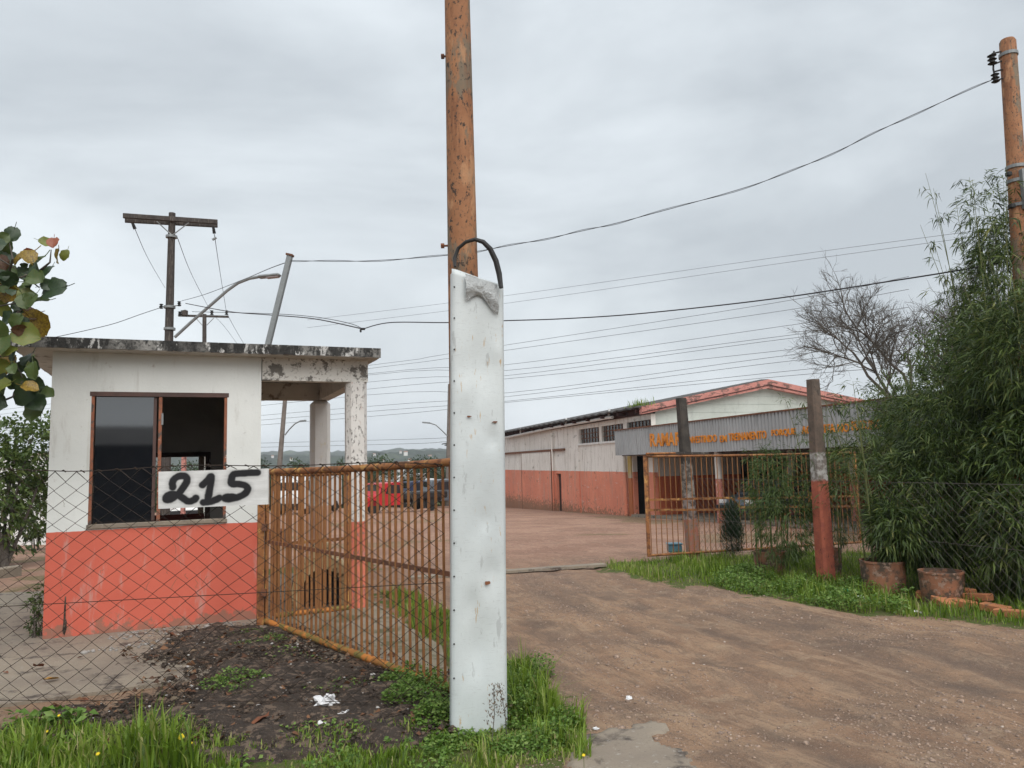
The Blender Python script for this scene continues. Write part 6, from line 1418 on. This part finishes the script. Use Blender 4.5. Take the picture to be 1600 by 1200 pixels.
# ------------------------------------------------------------------ vehicles
def wheel(m4, c, r, w_, t):
    m = MB(m4); m.lathe(c, [(r * .62, -w_ / 2), (r * .95, -w_ / 2), (r, -w_ * .3), (r, w_ * .3), (r * .95, w_ / 2), (r * .62, w_ / 2)], 20, 'y'); wo = m.build('wheel', M['tyre'], t, True)
    MB(m4).lathe(c, [(.03, -w_ * .42), (r * .6, -w_ * .36), (r * .62, w_ * .36), (.03, w_ * .42)], 16, 'y').build('rim', M['rim'], wo)
def vehicle(name, label, cat, q, heading, prof, width, paint, wheels, glass, extra=None, scale=1.0):
    """prof: side outline (x forward, z); glass: list of (outline, side or front)"""
    t = thing(name, label, cat, tuple(q)); m4 = Matrix.Translation(q) @ Matrix.Rotation(heading, 4, 'Z') @ Matrix.Scale(scale, 4)
    m = MB(m4); m.prism([(x, -width / 2, z) for x, z in prof], (0, width, 0)); o = m.build('body', paint, t); bv = o.modifiers.new('bevel', 'BEVEL'); bv.width = .05; bv.segments = 2; bv.limit_method = 'ANGLE'
    for g in glass:
        for s in (-1, 1): MB(m4).prism([(x, s * (width / 2 + .006), z) for x, z in g], (0, -s * .02, 0)).build('side_window', M['carglass'], t)
    for (x, r) in wheels:
        for s in (-1, 1): wheel(m4, (x, s * (width / 2 - .12), r), r, .24, t)
    for nm, c, d, mt in (extra or []): MB(m4).box(c, d, None, min(d) * .2).build(nm, mt, t)
    return t, m4
truck_prof = [(2.6, .55), (2.65, 1.15), (1.45, 1.35), (1.05, 2.15), (-.55, 2.2), (-.6, .55)]
tr_ex = lambda bed: [('windscreen', (1.27, 0, 1.75), (.10, 1.6, .62), M['carglass']), ('bumper', (2.7, 0, .55), (.14, 2.2, .25), M['chrome']), ('grille', (2.66, 0, .88), (.05, 1.1, .35), M['blackpaint']), ('headlight', (2.66, .85, .9), (.06, .24, .22), M['whitecar']), ('headlight', (2.66, -.85, .9), (.06, .24, .22), M['whitecar']), ('chassis', (-2.4, 0, .75), (4.2, .9, .2), M['blackpaint']), ('cargo_bed', (-2.7, 0, 1.15), (3.9, 2.3, .55), bed)]
tq = G(606, 801)
t, m4 = vehicle('truck', 'red bonneted truck parked in the yard behind the gate bars', 'truck', tq, math.radians(222), truck_prof, 2.1, M['redcar'], [(1.75, .5), (-3.2, .5)], [[(.85, 1.4), (.62, 2.02), (-.35, 2.02), (-.4, 1.4)]], tr_ex(M['blackpaint']) + [('mirror', (1.2, 1.2, 1.7), (.08, .2, .3), M['blackpaint']), ('door_seam', (.55, 1.056, 1.0), (.03, .01, .8), M['blackpaint']), ('number_plate', (2.78, 0, .55), (.02, .4, .13), M['whitecar'])], .86)
tq2 = G(655, 792)
vehicle('truck', 'navy blue truck parked right of the red truck', 'truck', tq2, math.radians(205), truck_prof, 2.1, M['bluecar'], [(1.75, .5), (-3.2, .5)], [[(.85, 1.4), (.62, 2.02), (-.35, 2.02), (-.4, 1.4)]], tr_ex(M['bluecar']) + [('load', (-2.2, 0, 1.75), (2.4, 2.0, .6), M['bluecar']), ('load', (-.9, .2, 2.1), (.5, 1.4, .5), M['whitecar'])])
tq3 = G(692, 793)
vehicle('truck', 'dark truck partly hidden behind the white panel', 'truck', tq3, math.radians(200), truck_prof, 2.1, M['greycar'], [(1.75, .5), (-3.2, .5)], [[(.85, 1.4), (.62, 2.02), (-.35, 2.02), (-.4, 1.4)]], tr_ex(M['blackpaint']))
van_prof = [(2.6, .4), (2.7, 1.1), (2.3, 1.9), (1.9, 2.5), (-2.6, 2.55), (-2.65, .4)]
tq4 = G(610, 793) + Vector((0, 6, 0)); tq4.z = gz(tq4.y)
vehicle('van', 'white van standing behind the red truck', 'van', tq4, math.radians(250), van_prof, 2.0, M['whitecar'], [(1.75, .36), (-1.75, .36)], [[(2.05, 1.5), (1.75, 2.1), (.6, 2.15), (.6, 1.5)]], [('windscreen', (2.32, 0, 1.75), (.36, 1.7, .55), M['carglass']), ('bumper', (2.72, 0, .5), (.12, 2.0, .25), M['blackpaint']), ('roof_load', (0, 0, 2.9), (2.2, 1.7, .6), M['whitecar'])], 1.15)
tq5 = G(482, 802)
vehicle('van', 'white and grey van parked in the yard seen through the foot gate', 'van', tq5, math.radians(255), van_prof, 2.0, M['whitecar'], [(1.75, .36), (-1.75, .36)], [[(2.05, 1.5), (1.75, 2.1), (.6, 2.15), (.6, 1.5)]], [('windscreen', (2.32, 0, 1.75), (.36, 1.7, .55), M['carglass']), ('bumper', (2.72, 0, .55), (.12, 2.0, .4), M['blackpaint'])], 1.05)
car_prof = [(2.1, .32), (2.15, .62), (2.0, .82), (1.05, .95), (.45, 1.40), (-1.0, 1.44), (-1.75, 1.0), (-2.1, .95), (-2.15, .35)]
cg = [[(.88, .95), (.40, 1.33), (-.95, 1.36), (-1.5, 1.0)]]
ce = [('windscreen', (.82, 0, 1.16), (.42, 1.35, .34), M['carglass']), ('bumper', (2.14, 0, .48), (.12, 1.7, .24), M['blackpaint']), ('headlight', (2.08, .62, .72), (.12, .35, .14), M['whitecar']), ('headlight', (2.08, -.62, .72), (.12, .35, .14), M['whitecar'])]
cq2 = P(1206, 800, 25.5); cq2.z = gz(25.5) + .1
vehicle('car', 'dark slate car parked under the canopy behind the bars', 'car', cq2, math.radians(215), car_prof, 1.65, M['greycar'], [(1.3, .31), (-1.3, .31)], cg, ce, .85)
cq3 = G(296, 815)
vehicle('car', 'white car seen through the open booth window', 'car', cq3, math.radians(-70), car_prof, 1.65, M['whitecar'], [(1.3, .31), (-1.3, .31)], cg, ce, 1.15)

# ------------------------------------------------------------------ white wall and small house behind the booth
def wallbox(name, lab, cat, pts):
    t = thing(name, lab, cat, pts[0]); return t
a0, a1 = P(-60, 712, 22.), P(140, 712, 22.)
ww = thing('garden_wall', 'long white wall beyond the bush on the left', 'wall', (a0.x, a0.y, gz(22)))
MB().box((a0 + a1) / 2 - Vector((0, 0, 1.6)), ((a1 - a0).length, .2, 3.2)).build('panel', M['white'], ww)
MB().box((a0 + a1) / 2 + Vector((0, 0, .03)), ((a1 - a0).length + .1, .28, .06)).build('coping', M['conc'], ww)
hq = P(305, 740, 30.0); hz0 = gz(30)
sh_ = thing('open_shed', 'open shed with coral posts and beam seen through the booth window', 'shed', (hq.x, hq.y, hz0))
zt_ = P(300, 694, 30).z
for x in (287, 335): c = P(x, 740, 30.); MB().box((c.x, c.y, (hz0 + zt_) / 2), (.14, .14, zt_ - hz0)).build('post', M['pink'], sh_)
A, B = P(285, 694, 30.), P(337, 693, 30.); MB().box((A + B) / 2, ((B - A).length, .16, .18)).build('beam', M['pink'], sh_)
MB().box(((A + B) / 2).xyz + Vector((0, 2, -1.4)), (1.5, .15, 3.0)).build('rear_wall', M['gable'], sh_); MB().box((A + B) / 2 + Vector((0, 1.1, .13)), (1.7, 2.4, .06)).build('roof', M['zinc'], sh_)

# house across the road behind the camera (seen mirrored in the booth window)
hb_ = thing('roadside_house', 'dark walled house with sloping roof across the road', 'house', (6, -16, 0))
mH = Matrix.Translation((3.0, -13, 0)) @ Matrix.Rotation(.25, 4, 'Z')
MB(mH).box((0, 0, 1.25), (16, 5, 2.5)).build('wall', M['wood'], hb_)
rr9 = MB(mH); rr9.prism([(-8.5, -3, 2.45), (-8.5, 3, 2.45), (-8.5, 0, 3.2)], (17, 0, 0)); rr9.build('roof', M['roofing'], hb_)

# ------------------------------------------------------------------ tree line, hills, far houses
def treeline(name, lab, xs_, Yf, h, n, L0, seed, ztop=None):
    px = RNG.uniform(xs_[0], xs_[1], n); k = np.floor(px / 2.3); hh = h * (.55 + .65 * hash2(k, k * 0 + seed, 3)); yy = Yf + 5 * hash2(k, k * 0, 7) + RNG.normal(0, 1.1, n)
    cx = (k + .5) * 2.3 + 1.2 * (hash2(k, k * 0 + 4, 2) - .5); rr2 = 1.0 + 1.2 * hash2(k, k * 0, 9); q = unit(RNG.normal(size=(n, 3))) * (.6 + .45 * RNG.random((n, 1)))
    zz = zone_z(cx, yy) + hh * .5 + q[:, 2] * hh * .55; x = cx + q[:, 0] * rr2 * 1.15; p = np.stack([x, yy + q[:, 1] * .8, np.maximum(zz, zone_z(x, yy) + .05)], 1)
    o = leaves(name, p, unit(q + RNG.normal(0, .7, (n, 3))), RNG.uniform(.6, 1.3, n) * L0, RNG.uniform(.35, .6, n) * L0, L_FAR, None, .2, np.clip(.1 + .5 * hash2(k, k * 0, 1) + .25 * q[:, 2] + RNG.normal(0, .15, n), 0, 1)); return tag(o, lab, 'trees', kind='stuff')
treeline('yard_hedgerow', 'dense green growth along the far edge of the yard behind the trucks', (-52, 4), 68, 3.7, 70000, .26, 1)
treeline('valley_trees', 'dark tree belt in the valley below the hills', (-150, 20), 150, 5.6, 40000, .7, 5)
def ridge(name, lab, Y0, Y1_, zf, amp, seed, mt, zb=-8, nx=420, ny=26, x0=-1900, x1=1900):
    xs_ = np.linspace(x0, x1, nx); ys_ = np.linspace(Y0, Y1_, ny); X2, Y2_ = np.meshgrid(xs_, ys_); s = (Y2_ - Y0) / (Y1_ - Y0)
    Z2 = zb + (zf - zb) * sst(0, .8, s) * (.72 + .5 * fbm(X2 / 260, Y2_ / 400, 3, seed)) + amp * (fbm(X2 / 16, Y2_ / 22, 3, seed + 1) - .4) * sst(0, .3, s)
    i_ = np.arange(X2.size).reshape(X2.shape); return tag(npmesh(name, np.stack([X2, Y2_, Z2], -1).reshape(-1, 3), np.stack([i_[:-1, :-1], i_[:-1, 1:], i_[1:, 1:], i_[1:, :-1]], -1).reshape(-1, 4), mt, smooth=False), lab, 'hill', kind='structure')
mh = mat('hill_wood', (.018, .03, .02), (.034, .05, .028), .02, stains=[((.055, .075, .04), .012, .57, .63), ((.012, .02, .012), .06, .5, .6)], bump=0)
ridge('hill', 'low wooded hills on the horizon', 420, 900, 15, 13, 3, mh, nx=1000)
ridge('far_hill', 'faint farther wooded ridge on the horizon', 900, 1500, 24, 16, 8, mh, nx=1000)
hrnd = random.Random(4)
deps = None
spots = [(426, 712), (455, 716), (505, 711), (560, 717), (585, 709), (610, 712), (626, 705), (634, 706), (642, 707), (655, 713), (672, 712), (684, 710), (693, 707), (640, 718), (668, 720), (598, 719)]
for i, (x, y) in enumerate(spots):
    Yh = 380 + hrnd.random() * 60 if y > 714 else 640 + hrnd.random() * 120
    q = P(x, y, Yh); s = Yh / 1203 * hrnd.uniform(3.2, 6.0); t = thing('hillside_house', 'tiny pale house among the trees on the far hillside', 'house', (q.x, q.y, q.z - s), 'houses on the far hillside')
    MB().box(q - Vector((0, 0, s * .55)), (s, s * .7, s * 1.0)).build('wall', M['housewall'], t)
    r9 = MB(); r9.prism([(q.x - s * .55, q.y - s * .4, q.z - s * .05), (q.x - s * .55, q.y + s * .4, q.z - s * .05), (q.x - s * .55, q.y, q.z + s * .25)], (s * 1.1, 0, 0)); r9.build('roof', M['houseroof'], t)

# ------------------------------------------------------------------ haze
hzm = bpy.data.materials.new('haze_air'); hzm.use_nodes = True; ht = hzm.node_tree; ht.nodes.clear(); ho = ht.nodes.new('ShaderNodeOutputMaterial'); pv_ = ht.nodes.new('ShaderNodeVolumePrincipled')
pv_.inputs['Color'].default_value = (.90, .95, 1.0, 1); pv_.inputs['Density'].default_value = .00032; pv_.inputs['Anisotropy'].default_value = 0.0; ht.links.new(pv_.outputs[0], ho.inputs['Volume'])
hzb = MB(); hzb.box((0, 790, 13.5), (4700, 1620, 57)); hzo = hzb.build('haze', hzm); tag(hzo, 'thin grey air over the valley', 'haze', kind='stuff')
